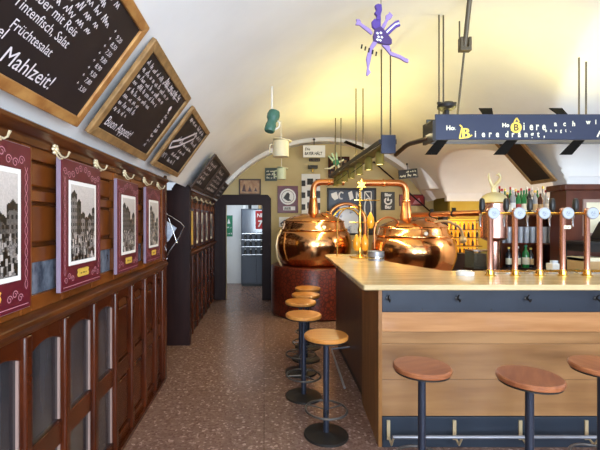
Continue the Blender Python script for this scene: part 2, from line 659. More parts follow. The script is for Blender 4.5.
def bay(y0, y1, glazed, low_wood='wood_red', stile=True, small=True):
    # frame work of one bay
    f = MB()
    s0 = 0.03
    X0, X1 = -1.08, -1.05
    f.box(X0, y0, 0.0, X1, y1, 0.10)
    f.box(X0, y0, 0.50, X1, y1, 0.62)
    f.box(X0, y0, 1.09, X1, y1, 1.15)
    low_f = f
    f = MB()
    f.box(X0, y0, 1.24, X1, y1, 1.31)
    f.box(X0, y0, 1.46, X1, y1, 1.53)
    f.box(X0, y0, 1.74, X1, y1, 1.79)
    f.box(X0, y0, 1.93, X1, y1, 1.99)
    f.build('upper_frame', 'wood_upper' if small else low_wood, wl, bevel=0.003)
    f = low_f
    # arched spandrels above the tall openings
    a = arch_top(y0 + s0, y1 - s0, 1.04, 1.045, 0.035)
    f.prism([(y0, 1.10), (y0, 1.02), (y0 + s0, 1.02)] + [p for p in a[3:]][::-1] + [(y1 - s0, 1.045), (y1 - s0, 1.02), (y1, 1.02), (y1, 1.10)], X0, X1, YZX)
    f.build('panel_frame', low_wood, wl, bevel=0.004)
    for (z0, z1) in ((0.10, 0.50), (0.62, 1.085)):
        p = MB()
        if glazed:
            p.box(-1.075, y0 + s0, z0, -1.07, y1 - s0, z1)
            o = p.build('glass_pane', 'pane', wl)
            MB().box(-1.07, y1 - s0 - 0.009, z0 + 0.005, -1.059, y1 - s0, min(z1, 1.05)).build('bead', 'bead', wl)
        else:
            p.box(-1.08, y0 + s0 + 0.025, z0 + 0.03, -1.058, y1 - s0 - 0.025, z1 - (0.075 if z1 > 1 else 0.03))
            p.build('raised_panel', low_wood, wl, bevel=0.012)
    if small:
        p = MB()
        p.box(-1.075, y0 + 0.05, 1.31, -1.068, y1 - 0.05, 1.46)
        p.build('small_pane', 'pane_blue', wl)
        p = MB()
        p.box(-1.08, y0 + 0.05, 1.55, -1.062, y1 - 0.05, 1.725)
        p.box(-1.08, y0 + 0.05, 1.81, -1.062, y1 - 0.05, 1.92)
        p.build('raised_panel', 'wood_upper', wl, bevel=0.01)
    if stile:
        p = MB()
        p.box(-1.08, y1 - 0.028, 0.0, -1.03, y1 + 0.028, 1.15)
        p.build('stile', 'wood_red', wl, bevel=0.012, seg=3)
        MB().box(-1.08, y1 - 0.04, 1.24, -1.043, y1 + 0.04, 1.99).build('upper_stile', 'wood_upper', wl, bevel=0.006)


for k in range(len(EDG) - 1):
    bay(EDG[k], EDG[k + 1], EDG[k + 1] < 2.9)
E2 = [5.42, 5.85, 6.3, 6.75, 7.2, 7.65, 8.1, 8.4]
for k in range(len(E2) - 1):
    bay(E2[k], E2[k + 1], False, 'wood_umber', small=False)
b = MB()
b.box(-1.04, 0, 0, -1.015, 4.12, 0.03)
b.build('skirting', 'wood_red', wl)

# back wall with the opening of the portal
b = MB()
b.box(-1.25, 8.45, 0, -0.80, 8.6, 3.5)
b.box(-0.04, 8.45, 0, 3.66, 8.6, 3.5)
b.box(-0.80, 8.45, 1.99, -0.04, 8.6, 3.5)
wb = structure(b.build('wall_back', 'wall_beige', smooth=False))
# arch rib in front of the back wall
b = MB()
n = 40
vs, fs = [], []
for i in range(n + 1):
    a = math.radians(32.3 + (147.7 - 32.3) * i / n)
    for (r, yy) in ((VR + 0.02, 8.12), (VR - 0.07, 8.16), (VR - 0.07, 8.44), (VR + 0.02, 8.44)):
        vs.append((VX + r * math.cos(a), yy, VC + r * math.sin(a)))
for i in range(n):
    for k in range(3):
        fs.append((i * 4 + k, (i + 1) * 4 + k, (i + 1) * 4 + k + 1, i * 4 + k + 1))
b.add(vs, fs)
structure(b.build('trim_1', 'plaster'))

# portal (door case) of dark wood around the opening
b = MB()
P = [(-1.04, 0), (-0.80, 0), (-0.80, 1.985), (-0.04, 1.985), (-0.04, 0), (0.15, 0), (0.15, 2.12), (0.08, 2.2), (-0.97, 2.2), (-1.04, 2.12)]
b.prism(P, 0, 0.10, front(0, 8.45, 0))
d1 = structure(b.build('door_1', 'portal', bevel=0.01))
b = MB()
for x in (-0.965, -0.855):
    b.box(x - 0.006, 8.34, 0.1, x + 0.006, 8.35, 1.95)
b.build('moulding', 'wood_umber', d1)

# back room behind the portal
b = MB()
b.box(-1.25, 10.6, 0, 0.7, 10.7, 2.7)
b.box(-1.25, 8.6, 0, -1.15, 10.6, 2.7)
b.box(0.6, 8.6, 0, 0.7, 10.6, 2.7)
structure(b.build('wall_corridor', 'plaster_white', smooth=False))
structure(MB().box(-1.25, 8.6, 2.6, 0.7, 10.7, 2.7).build('ceiling_corridor', 'plaster_white', smooth=False))

# right side: pier with wood cladding, bay walls
b = MB()
b.box(3.5, 4.62, 0, 6.2, 4.85, 3.35)
pr = structure(b.build('wall_right', 'plaster_white', smooth=False))
b = MB()
b.box(3.46, 4.58, 0, 6.1, 4.62, 2.0)
b.box(3.46, 4.62, 0, 3.5, 4.84, 2.0)
b.build('wood_cladding', 'wood_panel', pr)
b = MB()
b.box(3.42, 4.545, 2.0, 6.1, 4.62, 2.07)
b.box(3.42, 4.62, 2.0, 3.5, 4.86, 2.07)
b.build('wood_cornice', 'wood_panel', pr, bevel=0.012)
b = MB()
for x in (3.95, 4.75):
    b.box(x - 0.03, 4.565, 0.1, x + 0.03, 4.58, 2.0)
b.build('cladding_stile', 'wood_panel', pr, bevel=0.004)
b = MB()
b.box(3.5, 7.65, 2.03, 6.2, 7.75, 3.0)
wr = structure(b.build('wall_bay_upper', 'plaster', smooth=False))
b = MB()
b.box(3.56, 7.66, 0, 6.2, 7.75, 2.03)
structure(b.build('wall_bay', 'wall_ochre', smooth=False))
b = MB()
b.box(5.6, 4.85, 0, 5.7, 7.65, 3.0)
structure(b.build('wall_bay_end', 'plaster', smooth=False))
b = MB()
b.box(3.58, 7.75, 0, 3.66, 8.45, 2.6)
structure(b.build('wall_recess', 'wall_olive', smooth=False))
# corbel that carries the vault at the back right
b = MB()
b.add([(3.2, 7.72, 2.27), (3.56, 7.72, 2.27), (3.56, 8.16, 2.27), (3.2, 8.16, 2.27),
       (2.98, 7.66, 2.72), (3.6, 7.64, 2.72), (3.6, 8.16, 2.72), (2.98, 8.16, 2.72)],
      [(3, 2, 1, 0), (4, 5, 6, 7), (0, 1, 5, 4), (1, 2, 6, 5), (2, 3, 7, 6), (3, 0, 4, 7)])
structure(b.build('trim_2', 'plaster', bevel=0.02))
# far right and street walls (behind the viewer) with three window openings
b = MB()
b.box(6.05, -2.2, 0, 6.2, 4.62, 3.4)
structure(b.build('wall_far_right', 'plaster_white', smooth=False))
b = MB()
edges = [-1.25, -0.6, 0.6, 1.4, 2.6, 3.6, 4.8, 6.2]
for i in range(0, 8, 2):
    b.box(edges[i], -2.4, 0, edges[i + 1], -2.2, 3.4)
for i in (1, 3, 5):
    b.box(edges[i], -2.4, 0, edges[i + 1], -2.2, 0.9)
    b.box(edges[i], -2.4, 2.6, edges[i + 1], -2.2, 3.4)
structure(b.build('wall_front', 'plaster', smooth=False))
for k, i in enumerate((1, 3, 5)):
    b = MB()
    x0, x1 = edges[i], edges[i + 1]
    for x in (x0, (x0 + x1) / 2 - 0.025, x1 - 0.05):
        b.box(x, -2.34, 0.9, x + 0.05, -2.28, 2.6)
    for z in (0.9, 1.7, 2.55):
        b.box(x0, -2.34, z, x1, -2.28, z + 0.05)
    structure(b.build('window_%d' % (k + 1), 'wood_red'))

# ------------------------------------------------------------ bar counter
ct = thing('bar_counter', 'L-shaped bar counter with pale wooden top, oak front and blue steel band', 'counter', (0.84, 2.92, 0))
O = (0.84, 2.92, 0)
top = [(0.69, 2.84), (0.70, 2.80), (4.4, 2.80), (4.4, 3.6), (1.62, 3.6), (1.38, 4.35), (1.38, 5.3)]
top += [(0.95, 5.42), (0.86, 5.38), (0.80, 5.28)]
MB(O).prism(top, 1.163, 1.203).build('countertop', 'counter_top', ct, bevel=0.008)
b = MB(O)
b.prism([(0.866, 2.95), (4.4, 2.95), (4.4, 3.45), (0.90, 3.45)], 0.0, 1.163)
b.build('carcass', 'wing_wood', ct)
b = MB(O)
b.box(0.862, 2.92, 0.985, 4.4, 2.95, 1.163)
ap = b.build('steel_band', 'blue_steel', ct, bevel=0.003)
b = MB(O)
for x in (0.905, 1.41, 1.915, 2.42, 2.92):
    for z in (1.005, 1.145):
        b.lathe([(0.006, 0), (0.006, 0.002), (0, 0.004)], (0, 0, 0), 10, front(x + 0.25, 2.92, z))
b.build('screw', 'black_iron', ct)
b = MB(O)
b.box(0.862, 2.922, 0.84, 4.4, 2.95, 0.983)
b.build('upper_plank', 'oak_upper', ct, bevel=0.002)
b = MB(O)
b.box(0.862, 2.924, 0.752, 4.4, 2.95, 0.838)
b.build('middle_plank', 'oak_mid', ct, bevel=0.002)
b = MB(O)
b.box(0.862, 2.924, 0.49, 4.4, 2.95, 0.750)
b.build('front_plank', 'oak', ct, bevel=0.002)
b = MB(O)
b.box(0.862, 2.924, 0.225, 4.4, 2.95, 0.488)
b.build('front_plank', 'oak', ct, bevel=0.002)
b = MB(O)
b.box(0.862, 2.915, 0.0, 4.4, 2.95, 0.222)
b.build('kick_plate', 'kick', ct, bevel=0.003)
b = MB(O)
b.prism([(0.835, 2.92), (0.862, 2.92), (0.917, 3.64), (0.89, 3.64)], 0.0, 1.163)
b.build('side_panel', 'oak_side', ct, bevel=0.002)
b = MB(O)
b.prism([(0.90, 3.642), (1.33, 3.642), (1.33, 5.25), (0.945, 5.25)], 0.10, 1.163)
b.build('wing_panel', 'wing_wood', ct)
b = MB(O)
b.prism([(0.92, 3.642), (1.3, 3.642), (1.3, 5.22), (0.965, 5.22)], 0.0, 0.10)
b.build('wing_plinth', 'black', ct)
for x in (0.905, 1.41, 1.915, 2.42, 2.92):
    h = MB(O)
    h.lathe([(0.016, 0), (0.016, 0.004), (0.01, 0.006)], (0, 0, 0), 14, front(x, 2.92, 1.085))
    h.tube([(x, 2.92, 1.085), (x, 2.895, 1.082), (x, 2.878, 1.068), (x, 2.868, 1.075), (x, 2.866, 1.09)], 0.005, 8)
    h.tube([(x, 2.91, 1.09), (x, 2.895, 1.11), (x, 2.885, 1.115)], 0.004, 8)
    h.build('bag_hook', 'black_iron', ct)
b = MB(O)
b.tube([(0.9, 2.80, 0.137), (4.4, 2.80, 0.137)], 0.012, 12)
b.build('foot_rail', 'tin', ct)
for x in (0.905, 1.385, 1.865, 2.345, 2.83):
    b = MB(O)
    b.box(x - 0.012, 2.905, 0.06, x + 0.012, 2.915, 0.20)
    b.tube([(x, 2.91, 0.09), (x, 2.84, 0.06), (x, 2.80, 0.127)], 0.008, 8)
    b.build('rail_bracket', 'pipe_pale', ct)
b = MB(O)
b.tube([(0.71, 3.52, 0.18), (0.715, 4.25, 0.29), (0.95, 4.3, 0.30)], 0.010, 10)
b.build('rail_bar', 'tin', ct)

# ------------------------------------------------------------ bar stools


def make_stool(label, seatm, group):
    t = thing('bar_stool', label, 'stool', (0, 0, 0), group)
    MB().lathe([(0, 0.744), (0.155, 0.744), (0.166, 0.75), (0.169, 0.76), (0.168, 0.772), (0.16, 0.779), (0, 0.779)], seg=48).build('seat', seatm, t)
    MB().lathe([(0.10, 0.734), (0.158, 0.736), (0.158, 0.7435), (0.0, 0.7435)], seg=36).build('seat_plate', 'black_iron', t)
    MB().lathe([(0.0225, 0.02), (0.0225, 0.734)], seg=20).build('pole', 'pole_steel', t)
    r = MB().ring((0, 0, 0.2), 0.158, 0.0085, 48, 10)
    for a in (0.5, 0.5 + PI * 2 / 3, 0.5 + PI * 4 / 3):
        r.tube([(0.02 * math.cos(a), 0.02 * math.sin(a), 0.2), (0.155 * math.cos(a), 0.155 * math.sin(a), 0.2)], 0.006, 8)
    r.build('foot_ring', 'ring_steel', t)
    MB().lathe([(0, 0), (0.17, 0), (0.17, 0.01), (0.165, 0.015), (0.05, 0.02), (0.028, 0.03), (0, 0.03)], seg=48).build('base', 'black_iron', t)
    return t


G1 = 'bar stools along the aisle side of the counter'
G2 = 'bar stools at the front of the counter'
sa = make_stool('nearest aisle stool, honey seat, standing by the counter corner', 'seat_honey', G1)
sa.location = (0.478, 3.08, 0)
for x, y, l, rz in ((0.372, 3.76, 'second aisle stool from the counter corner, farthest left of the row', 0.7),
                    (0.40, 4.36, 'third aisle stool from the counter corner, in the middle of the row', 1.9),
                    (0.50, 4.78, 'fourth aisle stool from the counter corner, second from the mosaic drum', 2.6),
                    (0.575, 5.24, 'farthest aisle stool, smallest, close to the red mosaic drum', 0.2)):
    dup(sa, (x, y, 0), l, rz)
sf = make_stool('bar stool with reddish wood seat near the left end of oak front', 'seat_wood', G2)
sf.location = (0.955, 2.42, 0)
sf.rotation_euler = (0, 0, 0.4)
dup(sf, (1.50, 2.26, 0), 'bar stool with reddish wood seat in the middle of the oak front', 1.0)
dup(sf, (2.06, 2.44, 0), 'bar stool cut off by the right edge of the picture at oak front', 2.0)

# ------------------------------------------------------------ chalkboards on the vault


def board(y0, y1, v0, v1, fm, label, fw=0.05, x0=-0.955, z0=2.132, slope=(0.36, 0.49), mirror=False, group='chalkboards on the left vault'):
    """v0..v1 up the slope"""
    sl = Vector((slope[0], 0, slope[1])).normalized()
    org = Vector((x0, y0, z0)) + sl * v0
    if mirror:   # right vault: local x runs towards the viewer
        m = axes((x0, y1, z0), (0, -1, 0), (sl.x, 0, sl.z))
    else:
        m = axes(org, (0, 1, 0), sl)
    t = thing('chalkboard', label, 'chalkboard', mtx=m, group=group)
    W, H = y1 - y0, v1 - v0
    f = MB()
    f.prism([(0, 0), (W, 0), (W - fw, fw), (fw, fw)], 0, 0.028)
    f.prism([(W, 0), (W, H), (W - fw, H - fw), (W - fw, fw)], 0, 0.028)
    f.prism([(W, H), (0, H), (fw, H - fw), (W - fw, H - fw)], 0, 0.028)
    f.prism([(0, H), (0, 0), (fw, fw), (fw, H - fw)], 0, 0.028)
    f.build('frame', fm, t, bevel=0.005)
    MB().box(fw * 0.6, fw * 0.6, 0.002, W - fw * 0.6, H - fw * 0.6, 0.016).build('slate', 'slate', t, smooth=False)
    return t, W, H


rnd = random.Random(3)
Zc = 0.0175
t, W, H = board(0.82, 2.0, 0, 0.617, 'frame_gold', 'largest chalkboard at top left, ending in the word Mahlzeit')
B0 = 0.945
b = MB()
b.text('Mahlzeit!', 0.09, 1.775 - B0, 0.085, Zc, 0.1, 'RIGHT', sx=0.95)
b.text('Gabel', 0.06, 1.43 - B0, 0.15, Zc, 0.1, 'RIGHT')
b.text('Früchtesalat', 0.055, 1.66 - B0, 0.195, Zc, 0.1, 'RIGHT', sx=0.9)
b.text('Tintenfisch, Salat', 0.055, 1.71 - B0, 0.262, Zc, 0.1, 'RIGHT', sx=0.9)
b.text('Leber mit Reis', 0.055, 1.71 - B0, 0.318, Zc, 0.1, 'RIGHT', sx=0.95)
yy = 0.365
while yy < 0.54:
    e = rnd.uniform(1.76, 1.88)
    b.scribble(0.30, e - B0, yy, 0.034, 0.0045, Zc, rnd)
    yy += 0.042
k = 0
for yy in (0.16, 0.205, 0.245, 0.285, 0.325, 0.365, 0.405, 0.445):
    b.text('+', 0.03, 1.905 - B0, yy + 0.012, Zc, 0)
    b.text(('3,50', '7,80', '9,50', '8,90', '9,80', '7,50', '8,50', '9,20')[k], 0.034, 1.945 - B0, yy, Zc, 0.1)
    k += 1
b.build('lettering', 'chalk', t)

t, W, H = board(2.12, 3.14, 0, 0.617, 'frame_old', 'second chalkboard from the front, Buon Appetit written along its lower edge', 0.055)
b = MB()
b.text('Buon Appetit!', 0.085, 0.10, 0.085, Zc, 0.15, sx=0.85)
for i, yy in enumerate((0.18, 0.225, 0.27, 0.315, 0.36, 0.405, 0.45, 0.495)):
    b.scribble(0.09, 0.30 + 0.07 * i - rnd.uniform(0, 0.08), yy, 0.035, 0.0045, Zc, rnd)
    b.scribble(0.80, 0.86, 0.10 + i * 0.042, 0.03, 0.004, Zc, rnd)
b.scribble(0.45, 0.85, 0.52, 0.045, 0.006, Zc, rnd)
b.stroke([(0.45, 0.508), (0.85, 0.508)], 0.004, Zc)
b.disc(0.80, 0.43, 0.022, Zc)
b.build('lettering', 'chalk', t)

t, W, H = board(3.33, 4.3, 0, 0.60, 'frame_old', 'third chalkboard from the front, with a long white drawn banner', 0.05)
b = MB()
b.text('N°1', 0.075, 0.09, 0.10, Zc, 0.1)
for (x0_, x1_, yy, hh) in ((0.30, 0.55, 0.09, 0.05), (0.30, 0.6, 0.16, 0.04), (0.42, 0.68, 0.22, 0.04), (0.48, 0.82, 0.29, 0.04),
                           (0.62, 0.86, 0.36, 0.045), (0.15, 0.42, 0.5, 0.05), (0.50, 0.85, 0.5, 0.05), (0.5, 0.86, 0.44, 0.04)):
    b.scribble(x0_, x1_, yy, hh, 0.007, Zc, rnd)
b.stroke([(0.14, 0.20), (0.34, 0.27), (0.62, 0.42)], 0.022, Zc)
b.stroke([(0.10, 0.26), (0.30, 0.33), (0.58, 0.48)], 0.022, Zc)
b.stroke([(0.14, 0.20), (0.10, 0.26)], 0.022, Zc)
b.stroke([(0.62, 0.42), (0.58, 0.48)], 0.022, Zc)
b.scribble(0.20, 0.5, 0.29, 0.06, 0.01, Zc, rnd)
b.build('lettering', 'chalk', t)

t, W, H = board(5.10, 6.02, 0, 0.53, 'frame_dark', 'dark chalkboard above the second panelling, left half of the pair', 0.045, x0=-0.945, z0=2.088)
b = MB()
for i in range(5):
    b.scribble(0.1, rnd.uniform(0.4, 0.8), 0.09 + 0.075 * i, 0.055, 0.009, Zc, rnd)
b.build('lettering', 'chalk', t)
t, W, H = board(6.04, 7.28, 0, 0.53, 'frame_dark', 'dark chalkboard above the second panelling, right half of the pair', 0.045, x0=-0.945, z0=2.088)
b = MB()
for i in range(5):
    b.scribble(0.1, rnd.uniform(0.5, 1.1), 0.08 + 0.078 * i, 0.055, 0.009, Zc, rnd)
b.build('lettering', 'chalk', t)
t, W, H = board(7.38, 8.08, 0.0, 0.36, 'frame_dark', 'smallest chalkboard, farthest along the left vault near the portal', 0.045, x0=-0.945, z0=2.09)
b = MB()
for i in range(3):
    b.scribble(0.1, rnd.uniform(0.4, 0.6), 0.07 + 0.08 * i, 0.05, 0.009, Zc, rnd)
b.build('lettering', 'chalk', t)
t, W, H = board(4.62, 5.06, 0, 0.95, 'frame_old', 'empty dark chalkboard tilted on the right vault behind the blue sign', 0.045,
                x0=3.395, z0=2.125, slope=(-0.40, 0.45), mirror=True, group='chalkboard on the right vault')

# ------------------------------------------------------------ framed pictures on the left wall


def photo_mesh(W, H, seed, name, parent, z):
    nx, ny = 48, 72
    r = random.Random(seed)
    img = [[0.82] * nx for _ in range(ny)]
    for j in range(ny):
        for i in range(nx):
            img[j][i] = 0.74 + 0.14 * j / ny + r.uniform(-0.02, 0.02)
    # houses
    blocks = []
    vx = r.uniform(0.45, 0.65)
    for sgn in (-1, 1):
        x = 0.0 if sgn < 0 else 1.0
        top = r.uniform(0.82, 0.97) if sgn < 0 else r.uniform(0.6, 0.9)
        while (x < vx - 0.06) if sgn < 0 else (x > vx + 0.06):
            wd = r.uniform(0.12, 0.26)
            x1 = x + wd if sgn < 0 else x - wd
            x1 = min(x1, vx) if sgn < 0 else max(x1, vx)
            blocks.append((min(x, x1), max(x, x1), top, r.uniform(0.22, 0.5)))
            x = x1
            top *= r.uniform(0.78, 0.95)
    for (a, c, tp, sh) in blocks:
        for j in range(ny):
            v = j / ny
            for i in range(nx):
                u = i / nx
                if a <= u < c:
                    roof = tp - abs(u - (a + c) / 2) * 0.5
                    if v < roof:
                        q = sh + r.uniform(-0.05, 0.05)
                        if v > roof - 0.08: q *= 0.45
                        elif (int((u - a) * 26) % 2 == 0) and (int(v * 22) % 2 == 0): q = q * 0.45
                        else: q = q + 0.12
                        img[j][i] = q
    # street and crowd
    for j in range(ny):
        v = j / ny
        for i in range(nx):
            if v < 0.34:
                img[j][i] = 0.62 + r.uniform(-0.12, 0.1)
    for k in range(120):
        cx, cy = r.random(), r.uniform(0.0, 0.4)
        rr = 0.014 + 0.035 * (0.42 - cy)
        q = r.choice((0.06, 0.1, 0.12, 0.2, 0.85, 0.78))
        for j in range(ny):
            for i in range(nx):
                if abs(i / nx - cx) < rr and abs(j / ny - cy) < rr * 1.5:
                    img[j][i] = q
    vs = [(W * i / nx, H * j / ny, z) for j in range(ny + 1) for i in range(nx + 1)]
    fs = [(j * (nx + 1) + i, j * (nx + 1) + i + 1, (j + 1) * (nx + 1) + i + 1, (j + 1) * (nx + 1) + i) for j in range(ny) for i in range(nx)]
    o = MB().add(vs, fs).build(name, 'print', parent, smooth=False)
    ca = o.data.color_attributes.new('print', 'BYTE_COLOR', 'CORNER')
    li = 0
    for p in o.data.polygons:
        j, i = divmod(p.index, nx)
        q = max(0.04, min(1, img[j][i])) ** 1.5 * 0.98
        cc = (q, q * 0.95, q * 0.92, 1)
        for L in p.loop_indices:
            ca.data[L].color_srgb = cc
    return o


def picture(y0, y1, z0, z1, label, seed):
    m = leftw(-1.022, y0, z0)
    t = thing('framed_picture', label, 'picture', mtx=m, group='maroon framed town pictures')
    W, H = y1 - y0, z1 - z0
    MB().box(0, 0, 0, W, H, 0.022)  .build('backing_board', 'edge', t, bevel=0.002)
    MB().box(0.004, 0.004, 0.022, W - 0.004, H - 0.004, 0.026).build('border', 'maroon', t)
    MB().box(0.075, 0.125, 0.026, W - 0.075, H - 0.105, 0.028).build('mount', 'mount', t)
    ph = photo_mesh(W - 0.19, H - 0.27, seed, 'photograph', t, 0.0285)
    ph.location = (0.095, 0.145, 0)
    b = MB()
    r = random.Random(seed)
    z = 0.0268

    def swirl(cx, cy, s, flip):
        pts = []
        for k in range(16):
            a = k / 15 * 2.6 * PI
            rr = s * (1 - k / 20)
            pts.append((cx + flip * rr * math.cos(a), cy + rr * math.sin(a)))
        b.stroke(pts, 0.0035, z)
    for fl in (-1, 1):
        for k in range(5):
            swirl(W / 2 + fl * (0.03 + k * 0.042), H - 0.052 + 0.018 * math.cos(k * 1.2) - 0.004 * k, 0.021, fl)
        for k in range(3):
            swirl(W / 2 + fl * (0.12 + k * 0.035), 0.055 + 0.015 * math.sin(k * 1.7), 0.018, fl)
        x = W / 2 + fl * (W / 2 - 0.035)
        pts = [(x + 0.010 * math.sin(k * 0.9), 0.08 + (H - 0.17) * k / 40) for k in range(41)]
        b.stroke(pts, 0.003, z)
        pts = [(x - 0.010 * math.sin(k * 0.9), 0.08 + (H - 0.17) * k / 40) for k in range(41)]
        b.stroke(pts, 0.003, z)
    b.stroke([(0.02, 0.02), (W - 0.02, 0.02)], 0.003, z)
    b.build('ornament', 'pink', t)
    b = MB()
    P = [(-0.06, -0.02), (0.06, -0.02), (0.068, -0.008), (0.06, 0.006), (0.068, 0.018), (0.055, 0.024), (-0.055, 0.024), (-0.068, 0.018), (-0.06, 0.006), (-0.068, -0.008)]
    b.prism([(W / 2 + x, 0.075 + y) for x, y in P], 0.026, 0.029)
    pl = b.build('name_plate', 'gold_paint', t)
    b = MB()
    b.scribble(W / 2 - 0.035, W / 2 + 0.035, 0.07, 0.014, 0.0025, 0.0293, r)
    b.build('inscription', 'black_iron', pl)


picture(1.18, 1.71, 1.285, 1.965, 'maroon town picture cut off by the left edge of the photograph', 11)
picture(1.965, 2.44, 1.295, 1.965, 'maroon town picture showing a half-timbered corner house, second from left', 22)
picture(2.72, 3.17, 1.285, 1.94, 'maroon town picture showing a street crowd, third from left', 33)
picture(3.39, 3.84, 1.29, 1.94, 'maroon town picture next to the dark niche, fourth from left', 44)

for k, (y0, y1, mm) in enumerate(((5.47, 5.83, 'sepia'), (5.95, 6.28, None), (6.42, 6.78, None), (6.92, 7.3, None), (7.5, 7.98, None))):
    t = thing('framed_picture', ORD[k] + ' narrow dark framed picture from the niche on the second panelling', 'picture',
              mtx=leftw(-1.042, y0, 1.27), group='dark framed pictures on the far panelling')
    W, H = y1 - y0, 0.56
    f = MB()
    f.box(0, 0, 0, W, 0.04, 0.03); f.box(0, H - 0.04, 0, W, H, 0.03)
    f.box(0, 0.04, 0, 0.04, H - 0.04, 0.03); f.box(W - 0.04, 0.04, 0, W, H - 0.04, 0.03)
    f.build('frame', 'wood_red', t)
    if mm:
        MB().box(0.03, 0.03, 0.005, W - 0.03, H - 0.03, 0.015).build('print', 'gold_paint', t)
    else:
        MB().box(0.03, 0.03, 0.005, W - 0.03, H - 0.03, 0.012).build('mount', 'mount', t)
        p = photo_mesh(W - 0.14, H - 0.16, 60 + k, 'photograph', t, 0.0125)
        p.location = (0.07, 0.08, 0)

# ------------------------------------------------------------ coat hooks


def make_hook(label):
    t = thing('coat_hook', label, 'hook', (0, 0, 0), 'ivory coat hooks under the cornice')
    b = MB()
    for k in range(6):
        a = k * PI / 3
        b.ball((0.008, 0.018 * math.cos(a), 0.018 * math.sin(a)), 0.010, 8)
    b.ball((0.012, 0, 0), 0.013, 10)
    b.build('rosette', 'ivory', t)
    b = MB()
    b.tube([(0.01, 0, -0.004), (0.022, 0, -0.012), (0.036, 0, -0.032), (0.054, 0, -0.040), (0.068, 0, -0.034), (0.078, 0, -0.010)],
           [0.007, 0.006, 0.005, 0.0045, 0.004, 0.006], 8)
    b.tube([(0.012, 0, -0.012), (0.016, 0, -0.03), (0.03, 0, -0.046), (0.044, 0, -0.044)], 0.004, 8)
    b.build('arm', 'ivory', t)
    return t


HY = [1.50, 1.96, 2.43, 2.93, 3.41, 3.84]
hk = make_hook('ivory coat hook at the left edge of the photograph, above first picture')
hk.location = (-1.03, HY[0], 2.0)
for y, l in zip(HY[1:], ('ivory coat hook above the gap between first and second maroon pictures',
                         'ivory coat hook above the right corner of the second maroon picture',
                         'ivory coat hook above the third maroon picture',
                         'ivory coat hook above the left corner of the fourth maroon picture',
                         'ivory coat hook beside the dark niche, last of the near panelling')):
    dup(hk, (-1.03, y, 2.0), l)
for k, y in enumerate((5.55, 6.05, 6.55, 7.05, 7.6)):
    dup(hk, (-1.03, y, 2.0), ORD[k] + ' ivory coat hook from the niche on the far panelling')

# newspaper holder in the niche
t = thing('newspaper_holder', 'pale wire rack sticking out of the dark niche', 'newspaper rack', (-1.02, 4.22, 1.5))
O2 = (-1.02, 4.22, 1.5)
Yn = 4.28


def pn(px, py): return (PX(px, Yn), Yn, PZ(py, Yn))


b = MB(O2)
b.tube([pn(164, 214), pn(170, 216), pn(181, 223), pn(184, 227), pn(180, 236), pn(172, 248), pn(165, 258)], 0.006, 8)
b.tube([pn(168, 218), pn(169, 219), pn(177, 243)], 0.004, 8)
b.tube([pn(164, 214), (-1.02, 4.2, PZ(214, Yn))], 0.006, 8)
b.tube([pn(165, 258), (-1.02, 4.2, PZ(258, Yn))], 0.006, 8)
b.build('wire_frame', 'steel', t)
b = MB()
a1, a2, a3, a4 = [Vector(pn(*q)) for q in ((163, 219), (176, 228), (168, 241), (163, 244))]
off = Vector((0, 0.02, 0))
b.add([a1 + off, a2 + off, a3 + off, a4 + off, a1 + off * 1.8, a2 + off * 1.8, a3 + off * 1.8, a4 + off * 1.8],
      [(0, 3, 2, 1), (4, 5, 6, 7), (0, 1, 5, 4), (1, 2, 6, 5), (2, 3, 7, 6), (3, 0, 4, 7)])
tag(b.build('newspaper', 'paper'), 'folded newspaper in the wire rack of the dark niche', 'newspaper')

# ------------------------------------------------------------ copper brew kettles


def fillet(pts, r, n=8):
    pts = [Vector(p) for p in pts]
    out = [pts[0]]
    for i in range(1, len(pts) - 1):
        a, p, c = pts[i - 1], pts[i], pts[i + 1]
        d1, d2 = (a - p).normalized(), (c - p).normalized()
        s, e = p + d1 * r, p + d2 * r
        for k in range(n + 1):
            t = k / n
            out.append(s * (1 - t) ** 2 + p * 2 * t * (1 - t) + e * t * t)
    out.append(pts[-1])
    return out


